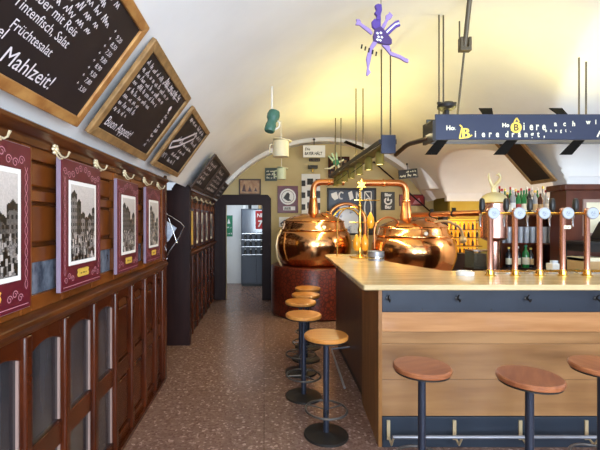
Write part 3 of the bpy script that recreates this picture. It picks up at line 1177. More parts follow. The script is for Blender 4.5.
def kettle(cx, cy, dz, chim, arm_x, arm_z, label, br=0.77):
    o = (cx, cy, 0)
    t = thing('brew_kettle', label, 'kettle', o)
    MB(o).lathe([(0.0, 0.0), (br - 0.03, 0.0), (br, 0.03), (br, 0.82 + dz), (br - 0.02, 0.86 + dz), (0.0, 0.87 + dz)], (cx, cy, 0), 64).build('base', 'mosaic', t)
    prof = [(0.52, 0.865), (0.56, 0.90), (0.605, 0.98), (0.635, 1.08), (0.652, 1.18), (0.654, 1.26), (0.64, 1.36), (0.61, 1.44), (0.585, 1.475)]
    MB(o).lathe([(r * 1.045, z + dz) for r, z in prof], (cx, cy, 0), 64).build('bowl', 'copper', t, angle=60)
    MB(o).lathe([(r, z + dz) for r, z in ((0.58, 1.472), (0.612, 1.475), (0.618, 1.49), (0.612, 1.505), (0.575, 1.51))], (cx, cy, 0), 64).build('flange', 'copper', t, angle=60)
    prof = [(0.585, 1.505), (0.565, 1.55), (0.555, 1.60), (0.545, 1.635), (0.50, 1.68), (0.42, 1.72), (0.30, 1.76), (0.2, 1.785), (0.0, 1.80)]
    MB(o).lathe([(r, z + dz) for r, z in prof], (cx, cy, 0), 64).build('dome', 'copper', t, angle=60)
    MB(o).ring((cx, cy, 1.645 + dz), 0.545, 0.012, 56, 8).build('dome_ring', 'copper', t)
    # chimney
    hx = chim
    prof = [(0.105, 1.74), (0.10, 1.80), (0.085, 1.92), (0.068, 2.05), (0.06, 2.08)]
    MB(o).lathe([(r, z + dz) for r, z in prof], (hx, cy, 0), 28).build('chimney_cone', 'copper_pipe', t)
    MB(o).lathe([(0.055, -0.012), (0.072, -0.01), (0.072, 0.01), (0.055, 0.012)], (hx, cy, 2.08 + dz), 24).build('pipe_collar', 'copper', t)
    b = MB(o)
    b.tube(fillet([(hx, cy, 2.07 + dz), (hx, cy, arm_z), (arm_x, cy, arm_z)], 0.16, 10), 0.055, 18)
    b.build('vapour_pipe', 'copper_pipe', t)
    b = MB(o)
    for xx in (hx + (arm_x - hx) * 0.5, hx + (arm_x - hx) * 0.97):
        b.tube([(xx - 0.012, cy, arm_z), (xx + 0.012, cy, arm_z)], 0.066, 18)
    b.build('pipe_collar', 'copper', t)
    return t, o


k1, o1 = kettle(0.90, 7.3, 0.0, 0.90, 1.46, 2.36, 'copper brew kettle on red mosaic drum, left one beside the portal')
k2, o2 = kettle(2.50, 6.72, -0.09, 2.385, 1.63, 2.29, 'copper brew kettle behind the counter, right one with side pipe', 0.61)
# hatch, rivets, handrail of the left kettle
b = MB(o1)
b.tube([(0.9 - 0.60, 7.3 - 0.3, 1.49), (0.9 - 0.66, 7.3 - 0.35, 1.40), (0.9 - 0.69, 7.3 - 0.36, 1.22), (0.9 - 0.67, 7.3 - 0.35, 1.02), (0.9 - 0.60, 7.3 - 0.33, 0.87)], 0.018, 10)
b.build('side_pipe', 'pipe_pale', k1)
for kk, oo, cx, cy, dz in ((k1, o1, 0.90, 7.3, 0.0), (k2, o2, 2.5, 6.72, -0.09)):
    b = MB(oo)
    for s in (-0.06, 0.06):
        b.cyl((0, 0, 0), 0.03, 0.02, 14, front(cx + 0.05 + s, cy - 0.56, 1.545 + dz))
    b.build('gauge', 'white', kk)
    b = MB(oo)
    for k in range(36):
        a = 2 * PI * k / 36
        b.ball((cx + 0.60 * math.cos(a), cy + 0.60 * math.sin(a), 1.505 + dz), 0.011, 6)
    b.build('rivet', 'brass', kk)
    # round manhole with lid on the dome
    mt = Matrix.Translation((cx + 0.22, cy - 0.27, 1.735 + dz)) @ Matrix.Rotation(0.35, 4, 'X') @ Matrix.Rotation(0.3, 4, 'Y')
    b = MB(oo)
    b.lathe([(0.13, -0.03), (0.13, 0.02), (0.115, 0.03), (0.06, 0.045), (0, 0.05)], (0, 0, 0), 28, mt)
    b.build('manhole_lid', 'copper', kk)
    MB(oo).tube([mt @ Vector(p) for p in ((-0.05, 0, 0.04), (-0.05, 0, 0.08), (0.05, 0, 0.08), (0.05, 0, 0.04))], 0.008, 8).build('handle', 'brass', kk)
# right kettle: curved pipe with pale end and thin arch pipe
b = MB(o2)
b.tube(fillet([(2.62, 6.4, 1.62), (2.85, 6.25, 1.66), (3.05, 6.2, 1.55), (3.08, 6.2, 1.40)], 0.08, 8), 0.022, 10)
b.ball((3.08, 6.2, 1.36), 0.06, 14)
b.build('side_pipe', 'pipe_pale', k2)
b = MB(o2)
P = [(2.0 + 0.22 * math.cos(a), 6.45, 1.47 + 0.24 * math.sin(a)) for a in [PI * k / 16 for k in range(17)]]
b.tube([(2.22, 6.45, 1.25)] + P + [(1.78, 6.45, 1.2)], 0.016, 10)
b.build('arch_pipe', 'copper_pipe', k2)
# copper delivery pipe from right kettle to the domed vessel
t = thing('copper_pipe', 'long copper pipe running level from right kettle to the domed vessel', 'pipe', (2.5, 6.35, 1.75))
O3 = (2.5, 6.35, 1.75)
b = MB(O3)
b.tube([(2.365, 6.35, 1.745), (2.66, 4.90, 1.75)], 0.037, 16)
b.build('tube', 'copper_pipe', t)
b = MB(O3)
for f in (0.33, 0.66):
    p = Vector((2.365, 6.35, 1.745)).lerp(Vector((2.66, 4.9, 1.75)), f)
    b.tube([p - Vector((-0.002, 0.012, 0)), p + Vector((-0.002, 0.012, 0))], 0.045, 16)
    b.box(p.x - 0.02, p.y - 0.02, p.z + 0.035, p.x + 0.02, p.y + 0.02, p.z + 0.08)
b.build('pipe_clamp', 'black_iron', t)

# big arched pipe behind, between the kettles
t = thing('arched_pipe', 'large double arched copper pipe standing between the kettles', 'pipe', (1.68, 8.15, 0))
for nm, R, r_, m_ in (('outer_pipe', 0.38, 0.034, 'copper_pipe'), ('inner_pipe', 0.29, 0.02, 'brass')):
    P = [(1.68 + R * math.cos(a), 8.15, 1.62 + R * math.sin(a)) for a in [PI * k / 24 for k in range(25)]]
    MB((1.68, 8.15, 0)).tube([(1.68 + R, 8.15, 0)] + P + [(1.68 - R, 8.15, 0)], r_, 12).build(nm, m_, t)

# domed copper vessel with a swan finial
VXC, VYC = 2.805, 4.88
o = (VXC, VYC, 0)
t = thing('domed_vessel', 'copper column vessel with pale gold dome and swan finial behind the taps', 'vessel', o)
MB(o).lathe([(0.0, 0), (0.10, 0), (0.10, 0.04), (0.062, 0.06), (0.062, 1.40), (0.13, 1.43), (0.147, 1.45), (0.147, 1.868), (0, 1.868)], o, 36).build('column', 'copper_rose', t)
MB(o).lathe([(0.15, 1.868), (0.154, 1.876), (0.148, 1.91), (0.126, 1.955), (0.087, 1.985), (0.04, 2.0), (0, 2.005)], o, 36).build('dome', 'pale_gold', t)
MB(o).ring((VXC, VYC, 1.868), 0.149, 0.009, 40, 8).build('band', 'brass', t)
b = MB(o)
b.tube([(VXC + dx, VYC, 1.99 + dz) for dx, dz in ((0, 0), (-0.008, 0.055), (0.016, 0.10), (0.06, 0.14), (0.08, 0.19), (0.06, 0.23), (0.024, 0.22))],
       [0.028, 0.024, 0.022, 0.019, 0.016, 0.018, 0.006], 10)
b.tube([(VXC + dx, VYC, 1.99 + dz) for dx, dz in ((0, 0.055), (-0.04, 0.13), (-0.065, 0.2), (-0.06, 0.24))], [0.02, 0.018, 0.013, 0.005], 10)
b.build('swan_finial', 'pale_gold', t)

# ------------------------------------------------------------ beer taps
TY = 3.27


def make_tap(label):
    t = thing('beer_tap', label, 'beer tap', (0, 0, 0), 'copper beer tap columns on the counter')
    MB().lathe([(0.021, 0.0), (0.021, 0.53), (0.024, 0.535), (0.02, 0.55), (0, 0.556)], seg=20).build('column', 'copper_rose', t)
    MB().lathe([(0.042, 0), (0.042, 0.006), (0.03, 0.012), (0.027, 0.045), (0.022, 0.05)], seg=24).build('base_collar', 'brass', t)
    m = front(0, -0.052, 0.51)
    bd = MB().lathe([(0.0, 0), (0.047, 0), (0.049, 0.006), (0.046, 0.012), (0.041, 0.013)], (0, 0, 0), 28, m).build('badge', 'tin', t)
    MB().disc(0, 0, 0.041, 0.0135, 28, m).build('badge_face', 'badge_white', bd)
    b = MB()
    r = random.Random(5)
    b.ring((0, 0, 0), 0.029, 0.0012, 24, 4, m @ Matrix.Translation((0, 0, 0.0136)))
    b.scribble(-0.018, 0.018, 0.006, 0.009, 0.002, 0.0138, r)
    b.scribble(-0.02, 0.02, -0.007, 0.009, 0.002, 0.0138, r)
    b.scribble(-0.012, 0.012, -0.018, 0.007, 0.002, 0.0138, r)
    b2 = MB().add(b.v[96:], [[i - 96 for i in f] for f in b.f if min(f) >= 96], m)
    b2.build('badge_print', 'blue_steel', bd)
    MB().tube([(0, -0.055, 0.51), (0, 0.10, 0.51)], 0.012, 12).build('valve_body', 'brass', t)
    b = MB()
    b.tube([(0, 0.10, 0.51), (0, 0.14, 0.50), (0, 0.155, 0.46), (0.004, 0.155, 0.40)], [0.012, 0.011, 0.009, 0.007], 10)
    b.build('spout', 'steel', t)
    b = MB()
    b.lathe([(0.008, 0.0), (0.01, 0.02), (0.021, 0.03), (0.024, 0.06), (0.021, 0.11), (0.015, 0.125), (0, 0.13)], (0, 0.12, 0.512), 14)
    b.build('handle', 'black', t)
    return t


TX = [PX(p, TY) for p in (490, 515, 539.5, 562.7, 587)]
tp = make_tap('leftmost copper beer tap, in front of the domed vessel')
tp.location = (TX[0], TY, 1.203)
dup(tp, (TX[1], TY, 1.203), 'second copper beer tap from the left, left of the drinking glasses')
dup(tp, (TX[2], TY, 1.203), 'middle copper beer tap, in front of the shelved glasses')
dup(tp, (TX[3], TY, 1.203), 'fourth copper beer tap from left, with white tag on column')
dup(tp, (TX[4], TY, 1.203), 'rightmost copper beer tap, in front of the cream picture')
b = MB()
b.tube([(TX[0] - 0.06, TY + 0.015, 1.713), (TX[4] + 0.25, TY + 0.015, 1.713)], 0.0095, 12)
t = tag(b.build('tap_rail', 'brass'), 'thin brass rail linking the copper beer tap columns', 'rail')
b = MB()
m = front(TX[3] + 0.02, TY - 0.022, 1.60)
b.prism([(-0.025, -0.014), (0.025, -0.014), (0.03, 0), (0.025, 0.014), (-0.025, 0.014), (-0.03, 0)], 0, 0.004, m)
t = tag(b.build('tap_tag', 'cream'), 'small cream tag hung on the fourth copper tap column', 'tag')
MB().scribble(-0.018, 0.018, -0.005, 0.01, 0.0025, 0.0043).build('print', 'black_iron', t).matrix_world = m
# drip trays behind the taps
for k, (x0, x1) in enumerate(((1.95, 2.28), (2.33, 2.62), (2.66, 3.0))):
    t = thing('drip_tray', ORD[k] + ' low steel drip tray from left, lying behind the taps', 'drip tray', (x0, 3.38, 1.203), 'drip trays behind the taps')
    o = (x0, 3.38, 1.203)
    MB(o).box(x0, 3.38, 1.203, x1, 3.56, 1.215).build('tray', 'steel', t, bevel=0.003)
    b = MB(o)
    for i in range(9):
        xx = x0 + 0.02 + (x1 - x0 - 0.04) * i / 8
        b.box(xx - 0.004, 3.39, 1.215, xx + 0.004, 3.55, 1.219)
    b.build('grille', 'brass', t)

# star-topped brass dispenser on the left wing
o = (1.175, 4.9, 1.203)
t = thing('brass_dispenser', 'ornate brass drinks dispenser with star finial on the counter wing', 'dispenser', o)
MB(o).lathe([(0.0, 0), (0.125, 0), (0.13, 0.01), (0.12, 0.018), (0.05, 0.022), (0.03, 0.04), (0, 0.04)], o, 36).build('base', 'brass', t)
MB(o).lathe([(0.018, 0.02), (0.022, 0.08), (0.016, 0.12), (0.022, 0.3), (0.03, 0.34), (0.018, 0.38), (0.018, 0.6), (0.026, 0.63), (0.012, 0.66), (0.012, 0.84)], o, 18).build('stem', 'brass', t)
st = [(0.075 * (1 if k % 2 == 0 else 0.45) * math.cos(PI / 2 + k * PI / 6), 0.075 * (1 if k % 2 == 0 else 0.45) * math.sin(PI / 2 + k * PI / 6)) for k in range(12)]
MB(o).prism(st, -0.01, 0.01, front(o[0] + 0.02, 4.9, 2.09)).build('star_finial', 'gold', t, bevel=0.004)
b = MB(o)
for z, l0, l1 in ((0.70, -0.07, 0.24), (0.43, -0.12, 0.22), (0.20, -0.1, 0.1)):
    b.tube([(o[0] + l0, 4.9, o[2] + z), (o[0] + l1, 4.9, o[2] + z)], 0.006, 8)
b.build('cross_arm', 'brass', t)
for x, z in ((0.12, 0.45), (-0.05, 0.18), (0.05, 0.18)):
    b = MB(o)
    b.lathe([(0.0, -0.10), (0.03, -0.09), (0.045, -0.04), (0.042, 0.03), (0.02, 0.08), (0.012, 0.1), (0, 0.105)], (o[0] + x, 4.86, o[2] + z), 18)
    b.build('amber_flask', 'amber_glass', t)
b = MB(o)
P = [(o[0] - 0.08 + 0.19 * math.cos(a), 4.95, o[2] + 0.42 + 0.2 * math.sin(a)) for a in [PI * k / 14 for k in range(15)]]
b.tube([(P[0][0], 4.95, 1.21)] + P + [(P[-1][0], 4.95, 1.21)], 0.008, 8)
b.build('side_arch', 'brass', t)

# small things on the counter
o = (PX(376, 4.55), 4.55, 1.203)
t = thing('tin_can', 'small grey tin standing on the counter wing by the brass dispenser', 'tin', o)
MB(o).lathe([(0, 0), (0.09, 0), (0.09, 0.1), (0.093, 0.104), (0.086, 0.106), (0.082, 0.1), (0.082, 0.02), (0, 0.02)], o, 28).build('body', 'tin', t)
MB(o).lathe([(0.0905, 0.02), (0.092, 0.03), (0.092, 0.035), (0.0905, 0.045)], o, 28).build('band', 'steel', t)
o = (PX(465, 3.30), 3.30, 1.203)
t = thing('ashtray', 'round white ashtray on the counter left of the beer taps', 'ashtray', o)
MB(o).lathe([(0, 0), (0.066, 0), (0.07, 0.006), (0.07, 0.03), (0.064, 0.034), (0.056, 0.03), (0.05, 0.012), (0, 0.01)], o, 32).build('bowl', 'white', t)
MB(o).ring((o[0], o[1], o[2] + 0.033), 0.063, 0.003, 28, 6).build('rim', 'steel', t)

# ------------------------------------------------------------ suspended light canopies
SY = 3.2
o = (1.37, SY, 2.3)
cn = thing('light_canopy', 'blue suspended light canopy with painted beer saying above the taps', 'light canopy', o)
b = MB(o)
b.box(1.37, SY, 2.30, 3.6, SY + 0.012, 2.505)
fa = b.build('fascia', 'canopy', cn, bevel=0.003)
b = MB(o)
b.box(1.37, SY + 0.17, 2.30, 3.6, SY + 0.182, 2.505)
b.build('rear_fascia', 'canopy', cn)
b = MB(o)
b.box(1.345, SY - 0.01, 2.29, 1.37, SY + 0.19, 2.46)
b.build('end_cap', 'black_iron', cn)
b = MB(o)
b.box(1.37, SY + 0.012, 2.39, 3.6, SY + 0.17, 2.40)
b.build('lamp_tray', 'canopy_inner', cn)
for k, x in enumerate((1.52, 2.08, 2.64, 3.2)):
    b = MB(o)
    b.box(x, SY + 0.04, 2.375, x + 0.34, SY + 0.14, 2.389)
    b.build('lamp', 'lamp_face', cn)
    b = MB(o)
    b.box(x + 0.05, SY + 0.05, 2.401, x + 0.30, SY + 0.13, 2.412)
    b.build('uplight', 'lamp_glow', cn)
for x0, up in ((1.76, 1), (2.36, 1), (2.96, 1), (1.34, 0), (1.90, 0), (2.44, 0), (3.0, 0)):
    b = MB(o)
    if up:
        q = [(x0, SY + 0.02, 2.505), (x0 + 0.085, SY + 0.02, 2.505), (x0 + 0.19, SY + 0.22, 2.61), (x0 + 0.075, SY + 0.22, 2.61)]
    else:
        q = [(x0 + 0.05, SY + 0.015, 2.30), (x0 + 0.14, SY + 0.015, 2.30), (x0 + 0.07, SY + 0.06, 2.19), (x0 - 0.03, SY + 0.06, 2.19)]
    nn = Vector((0, 0, 0.006)) if up else Vector((0, 0.006, 0))
    q = [Vector(p) for p in q]
    b.add(q + [p + nn for p in q], [(3, 2, 1, 0), (4, 5, 6, 7), (0, 1, 5, 4), (1, 2, 6, 5), (2, 3, 7, 6), (3, 0, 4, 7)])
    b.build('upper_blade' if up else 'lower_blade', 'matt_black', cn)


def fx(px): return PX(px, SY)


mf = front(0, SY - 0.002, 0)
b = MB(o)


def ft(body, px, py, h, bold=0.0, sx=1.0, spread=None):
    """lettering on the fascia, cap height h in pixels, baseline at (px,py)"""
    size = h / 400 * SY / 0.72
    if spread:
        for i, ch in enumerate(body):
            b.text(ch, size, fx(px + spread * i), PZ(py, SY), 0, 0, sx=sx, mtx=mf, bold=bold)
    else:
        b.text(body, size, fx(px), PZ(py, SY), 0, 0, sx=sx, mtx=mf, bold=bold)


ft('Ho', 446, 130, 4.5, 0.002)
ft('L', 454, 130, 3)
ft('iere', 474.5, 137, 6.5, 0.002, 0.8, 7)
ft('drängt,', 505, 137, 6, 0.002, 0.8, 6.4)
ft('Ho', 502, 127, 4, 0.002)
ft('iere', 523, 130, 8, 0.002, 0.7, 6.3)
ft('bangt.', 545, 132, 3.4, 0.001, 0.8, 5)
ft('ach', 554, 126, 5, 0.002, 0.9, 9)
ft('wie', 586, 124, 4.5, 0.002, 0.9, 9)
b.stroke([(fx(597), PZ(137, SY)), (fx(600), PZ(131, SY))], 0.012, 0, mf)
b.build('lettering', 'letter', fa)
b = MB(o)
for q_ in (0, 0.005, 0.010):
    b.text('B', 0.115, fx(461) + q_, PZ(138, SY), 0.0005 + q_ * 0.01, 0, mtx=mf)
b.stroke([(fx(459.5), PZ(138, SY)), (fx(462), PZ(127, SY)), (fx(459.5), PZ(125, SY))], 0.012, 0.0005, mf)
b.stroke([(fx(459), PZ(138.5, SY)), (fx(468), PZ(137.5, SY)), (fx(472), PZ(135, SY))], 0.010, 0.0005, mf)
b.build('gilded_initial', 'gold_paint', fa)
b = MB(o)
for q_ in (0, 0.005):
    b.text('B', 0.10, fx(512.5) + q_, PZ(131.5, SY), 0.0005 + q_ * 0.01, 0, mtx=mf)
b.disc(fx(516), PZ(127.5, SY), 0.045, 0.0003, 20, mf)
b.stroke([(fx(514), PZ(122, SY)), (fx(516.5), PZ(118, SY)), (fx(519), PZ(122, SY))], 0.012, 0.0006, mf)
b.stroke([(fx(511), PZ(130, SY)), (fx(516), PZ(132.5, SY)), (fx(521), PZ(129, SY))], 0.010, 0.0006, mf)
b.build('gilded_initial', 'gold_paint', fa)
b = MB(o)
b.text('B', 0.075, fx(513.2), PZ(130.6, SY), 0.0012, 0, mtx=mf, bold=0.001)
b.build('initial_line', 'black_iron', fa)
for (x, yy) in ((1.437, 0.085), (1.473, 0.085), (2.587, 0.085), (2.645, 0.085)):
    b = MB(o)
    b.tube([(x, SY + yy, 2.40), (x, SY + yy, main_z(x) + 0.01)], 0.0065, 8)
    b.build('suspension_rod', 'rod', cn)
b = MB(o)
m_ = Matrix.Translation((1.475, SY + 0.03, 2.575))
b.lathe([(0, -0.03), (0.05, -0.03), (0.072, -0.012), (0.072, 0.012), (0.05, 0.03), (0, 0.03)], (0, 0, 0), 20, m_)
b.tube([(1.475, SY + 0.03, 2.5), (1.475, SY + 0.03, 2.56)], 0.02, 10)
b.tube([(1.40, SY + 0.03, 2.6), (1.55, SY + 0.03, 2.6)], 0.012, 8)
b.build('spot_lamp', 'black_iron', cn)
# warm light of this canopy
area('canopy_up', (2.4, SY + 0.09, 2.45), (PI, 0, 0), 2.2, 0.10, 10, UPL)
area('canopy_down', (2.4, SY + 0.09, 2.36), (0, 0, 0), 2.2, 0.10, 6, WARM)

# leaning pole with clamp, from ceiling to canopy
pt, pb_ = Vector((1.525, 2.95, 3.36)), Vector((1.585, 3.28, 2.50))
t = thing('clamp_pole', 'leaning metal pole with bulky clamp above the blue light canopy', 'pole', tuple(pb_))
c1 = pb_.lerp(pt, 0.585)
b = MB(pb_); b.tube([pb_, c1], 0.008, 10); b.build('lower_tube', 'rod', t)
b = MB(pb_); b.tube([c1, pt], 0.018, 12); b.build('upper_tube', 'rod', t)
b = MB(pb_)
b.box(c1.x - 0.042, c1.y - 0.025, c1.z - 0.02, c1.x - 0.022, c1.y + 0.025, c1.z + 0.06)
b.box(c1.x + 0.022, c1.y - 0.025, c1.z - 0.02, c1.x + 0.042, c1.y + 0.025, c1.z + 0.06)
b.box(c1.x - 0.042, c1.y - 0.025, c1.z - 0.045, c1.x + 0.042, c1.y + 0.025, c1.z - 0.015)
b.tube([(c1.x - 0.042, c1.y, c1.z), (c1.x - 0.042, c1.y, c1.z + 0.19)], 0.006, 8)
b.build('clamp', 'rod', t, bevel=0.008)

# second canopy along the left wing
o = (1.21, 3.9, 2.3)
c2 = thing('light_canopy', 'suspended light canopy running into the depth above the counter wing', 'light canopy', o)
b = MB(o)
b.box(1.145, 3.90, 2.31, 1.285, 3.93, 2.49)
b.build('end_cap', 'canopy', c2, bevel=0.003)
b = MB(o)
for x in (1.13, 1.285):
    b.box(x, 3.92, 2.405, x + 0.015, 6.9, 2.45)
b.build('side_rail', 'black_iron', c2)
b = MB(o)
b.box(1.145, 3.93, 2.39, 1.285, 6.9, 2.40)
b.build('lamp_tray', 'canopy_inner', c2)
for k, y in enumerate((4.2, 4.65, 5.1, 5.55, 6.0, 6.45, 6.75)):
    b = MB(o)
    b.lathe([(0.03, 0.15), (0.045, 0.12), (0.045, 0.02), (0.052, 0.0), (0.047, 0.0), (0.044, 0.012), (0.0, 0.012)], (1.215, y, 2.24), 18)
    lp = b.build('spot_lamp', 'olive', c2)
    MB(o).disc(1.215, y, 0.043, 2.248, 18).build('lamp_face', 'lamp_face', lp)
    b = MB(o)
    b.box(1.18, y + 0.05, 2.401, 1.25, y + 0.2, 2.412)
    b.build('uplight', 'lamp_glow', c2)
for y in (4.5,):
    b = MB(o)
    b.add([(1.13, y, 2.47), (1.13, y + 0.12, 2.47), (0.93, y + 0.16, 2.56), (0.93, y + 0.04, 2.56),
           (1.13, y, 2.476), (1.13, y + 0.12, 2.476), (0.93, y + 0.16, 2.566), (0.93, y + 0.04, 2.566)],
          [(3, 2, 1, 0), (4, 5, 6, 7), (0, 1, 5, 4), (1, 2, 6, 5), (2, 3, 7, 6), (3, 0, 4, 7)])
    b.build('upper_blade', 'matt_black', c2)
for y in (4.5, 5.4, 6.3):
    b = MB(o)
    b.add([(1.13, y, 2.30), (1.13, y + 0.12, 2.30), (1.0, y + 0.16, 2.2), (1.0, y + 0.04, 2.2),
           (1.136, y, 2.30), (1.136, y + 0.12, 2.30), (1.006, y + 0.16, 2.2), (1.006, y + 0.04, 2.2)],
          [(3, 2, 1, 0), (4, 5, 6, 7), (0, 1, 5, 4), (1, 2, 6, 5), (2, 3, 7, 6), (3, 0, 4, 7)])
    b.build('lower_blade', 'matt_black', c2)
for x, y in ((1.165, 3.97), (1.255, 3.97), (1.18, 5.13), (1.27, 5.13), (1.18, 6.6), (1.27, 6.6)):
    b = MB(o)
    b.tube([(x, y, 2.40), (x, y, main_z(x) + 0.01)], 0.0075, 8)
    b.build('suspension_rod', 'rod', c2)
area('wing_up', (1.215, 5.5, 2.45), (PI, 0, 0), 0.10, 2.8, 20, UPL)
area('wing_down', (1.215, 5.5, 2.235), (0, 0, 0), 0.09, 2.6, 32, WARM)
b = MB()
b.tube(fillet([(1.36, 3.3, 2.33), (1.345, 3.75, 2.37), (1.35, 4.1, 2.33)], 0.10, 6), 0.022, 12)
tag(b.build('connecting_pipe', 'wood_umber'), 'bent dark brown pipe joining the two suspended light canopies', 'pipe')

# ------------------------------------------------------------ hanging figures
FY = 3.0
o = (PX(381, FY), FY, PZ(40, FY))
t = thing('hanging_figure', 'purple cut-out running figure hanging from the vault', 'hanging decoration', o)


def fig(pts, z0, z1, nm, mt, par, Y, oo, w=None):
    b = MB(oo)
    mm = front(0, Y, 0)
    P = [(PX(x, Y), PZ(y, Y)) for x, y in pts]
    b.prism(P, z0, z1, mm)
    return b.build(nm, mt, par, bevel=0.003)


def Q(px, py): return (320 + px / 5, py / 5)


fig([Q(*p) for p in ((272, 150), (300, 138), (325, 165), (355, 205), (355, 225), (330, 230), (300, 222), (265, 212), (262, 185))], 0, 0.025, 'dress', 'purple_dark', t, FY, o)
fig([Q(*p) for p in ((255, 115), (268, 100), (300, 105), (300, 140), (275, 155), (258, 140))], 0.0, 0.022, 'torso', 'purple', t, FY, o)
fig([Q(*p) for p in ((270, 35), (285, 28), (303, 32), (305, 60), (298, 85), (300, 108), (275, 108), (280, 88), (268, 72), (278, 60))], 0.002, 0.03, 'head', 'purple', t, FY, o)
fig([Q(*p) for p in ((262, 170), (255, 178), (195, 130), (175, 128), (182, 112), (178, 100), (198, 102), (205, 120), (250, 150))], 0, 0.016, 'arm', 'lilac', t, FY, o)
fig([Q(*p) for p in ((302, 140), (326, 100), (326, 82), (340, 72), (345, 62), (352, 72), (362, 82), (352, 98), (340, 105), (318, 150))], 0, 0.016, 'arm', 'lilac', t, FY, o)
fig([Q(*p) for p in ((262, 210), (285, 218), (262, 250), (245, 330), (242, 350), (252, 365), (236, 385), (228, 378), (234, 340), (228, 300), (240, 250))], 0, 0.018, 'leg', 'lilac', t, FY, o)
fig([Q(*p) for p in ((305, 228), (345, 232), (350, 262), (400, 280), (425, 295), (440, 300), (438, 318), (420, 312), (400, 298), (350, 280), (330, 255))], 0, 0.018, 'leg', 'lilac', t, FY, o)
fig([Q(*p) for p in ((315, 165), (330, 150), (350, 130), (372, 112), (390, 105), (398, 135), (380, 142), (365, 155), (345, 175), (325, 185))], 0.005, 0.02, 'scarf', 'purple', t, FY, o)
b = MB(o)
mm = front(0, FY - 0.021, 0)
b.stroke([(PX(320 + x / 5, FY), PZ(y / 5, FY)) for x, y in ((325, 172), (350, 148), (372, 128), (392, 122))], 0.012, 0, mm)
mm2 = front(0, FY - 0.026, 0)
for k, (x, y) in enumerate(((278, 170), (295, 168), (283, 188), (300, 190), (292, 205), (278, 202))):
    b.stroke([(PX(320 + x / 5, FY), PZ(y / 5, FY)), (PX(320 + (x + 9) / 5, FY), PZ((y + 8) / 5, FY))], 0.014, 0, mm2)
b.build('white_pattern', 'white', t)
b = MB(o)
for k in range(5):
    x, y = 203 + k * 18, 238 + k * 9
    b.stroke([(PX(320 + (x + 4) / 5, FY), PZ((y - 10) / 5, FY)), (PX(320 + x / 5, FY), PZ((y + 12) / 5, FY))], 0.012, 0.021, front(0, FY, 0))
b.build('striped_garter', 'black', t)
MB(o).tube([(o[0], FY, PZ(8, FY)), (o[0], FY, main_z(o[0]) + 0.01)], 0.0025, 6).build('cord', 'rod', t)

FY2 = 7.9
o = (PX(335, FY2), FY2, PZ(162, FY2))
t = thing('hanging_figure', 'green and white cut-out figure with spread limbs hanging at the back wall', 'hanging decoration', o)


def Q2(px, py): return (295 + px * 50 / 562, 135 + py * 40 / 450)


fig([Q2(*p) for p in ((430, 290), (460, 275), (490, 290), (500, 320), (475, 345), (440, 340), (425, 315))], 0, 0.03, 'body', 'mint_dark', t, FY2, o)
for pts, mt_ in ((((420, 300), (370, 240), (380, 230), (440, 285)), 'mint'), (((440, 285), (405, 210), (420, 200), (458, 280)), 'mint'),
                 (((458, 280), (450, 205), (470, 195), (482, 285)), 'mint')):
    fig([Q2(*p) for p in pts], 0, 0.02, 'frond', mt_, t, FY2, o)
for pts in (((485, 300), (545, 270), (552, 285), (500, 315)), ((440, 335), (390, 370), (330, 372), (330, 382), (400, 384), (450, 348)),
            ((475, 340), (490, 395), (495, 445), (510, 445), (505, 390), (495, 330))):
    fig([Q2(*p) for p in pts], 0, 0.02, 'limb', 'bone', t, FY2, o)
MB(o).tube([(o[0], FY2, PZ(154, FY2)), (o[0], FY2, main_z(o[0]) + 0.01)], 0.004, 6).build('cord', 'rod', t)

# hanging jugs
GY = 4.3
o = (PX(272, GY), GY, PZ(121, GY))
mt = Matrix.Translation(o) @ Matrix.Rotation(0.25, 4, 'Y') @ Matrix.Rotation(-0.2, 4, 'X')
t = thing('hanging_jug', 'green glazed jug hanging on a white cord from the vault', 'jug', o)
MB(o).lathe([(0, -0.125), (0.05, -0.125), (0.058, -0.11), (0.058, -0.05), (0.05, -0.02), (0.05, 0.0), (0.066, 0.03), (0.07, 0.07), (0.06, 0.11), (0.03, 0.125), (0, 0.128)], (0, 0, 0), 26, mt).build('body', 'jug_green', t)
b = MB(o)
b.tube([mt @ Vector(p) for p in ((0.05, 0, 0.02), (0.085, 0, 0.0), (0.09, 0, -0.05), (0.055, 0, -0.09))], 0.008, 8)
b.build('handle', 'white', t)
MB(o).tube([(o[0], GY, o[2] + 0.12), (o[0], GY, main_z(o[0]) + 0.01)], 0.008, 8).build('cord', 'white', t)
for (px, py, Y, R, H, mt_, l) in ((281, 149, 6.0, 0.118, 0.24, 'cream', 'cream hanging jug with tilted flat lid, larger of two pale ones'),
                                  (281.5, 174, 7.0, 0.08, 0.19, 'cream_green', 'small pale green hanging jug, lowest, in front of the back wall')):
    o = (PX(px, Y), Y, PZ(py, Y))
    t = thing('hanging_jug', l, 'jug', o)
    MB(o).lathe([(0, -H / 2), (R, -H / 2), (R * 1.02, -H / 2 + 0.02), (R, H / 2), (0, H / 2)], o, 28).build('body', mt_, t)
    ml = Matrix.Translation((o[0] + 0.02, Y, o[2] + H / 2 + 0.012)) @ Matrix.Rotation(0.16, 4, 'Y')
    MB(o).lathe([(0, -0.008), (R * 1.2, -0.008), (R * 1.22, 0.004), (0, 0.02)], (0, 0, 0), 28, ml).build('lid', mt_, t)
    b = MB(o)
    b.tube([(o[0] - R, Y, o[2] + H * 0.3), (o[0] - R - 0.05, Y, o[2] + H * 0.25), (o[0] - R - 0.05, Y, o[2] - H * 0.2), (o[0] - R, Y, o[2] - H * 0.25)], 0.012, 8)
    b.build('handle', mt_, t)
    MB(o).tube([(o[0], Y, o[2] + H / 2), (o[0], Y, main_z(o[0]) + 0.01)], 0.004, 6).build('cord', 'white', t)

# ------------------------------------------------------------ things on the back wall
BY = 8.447


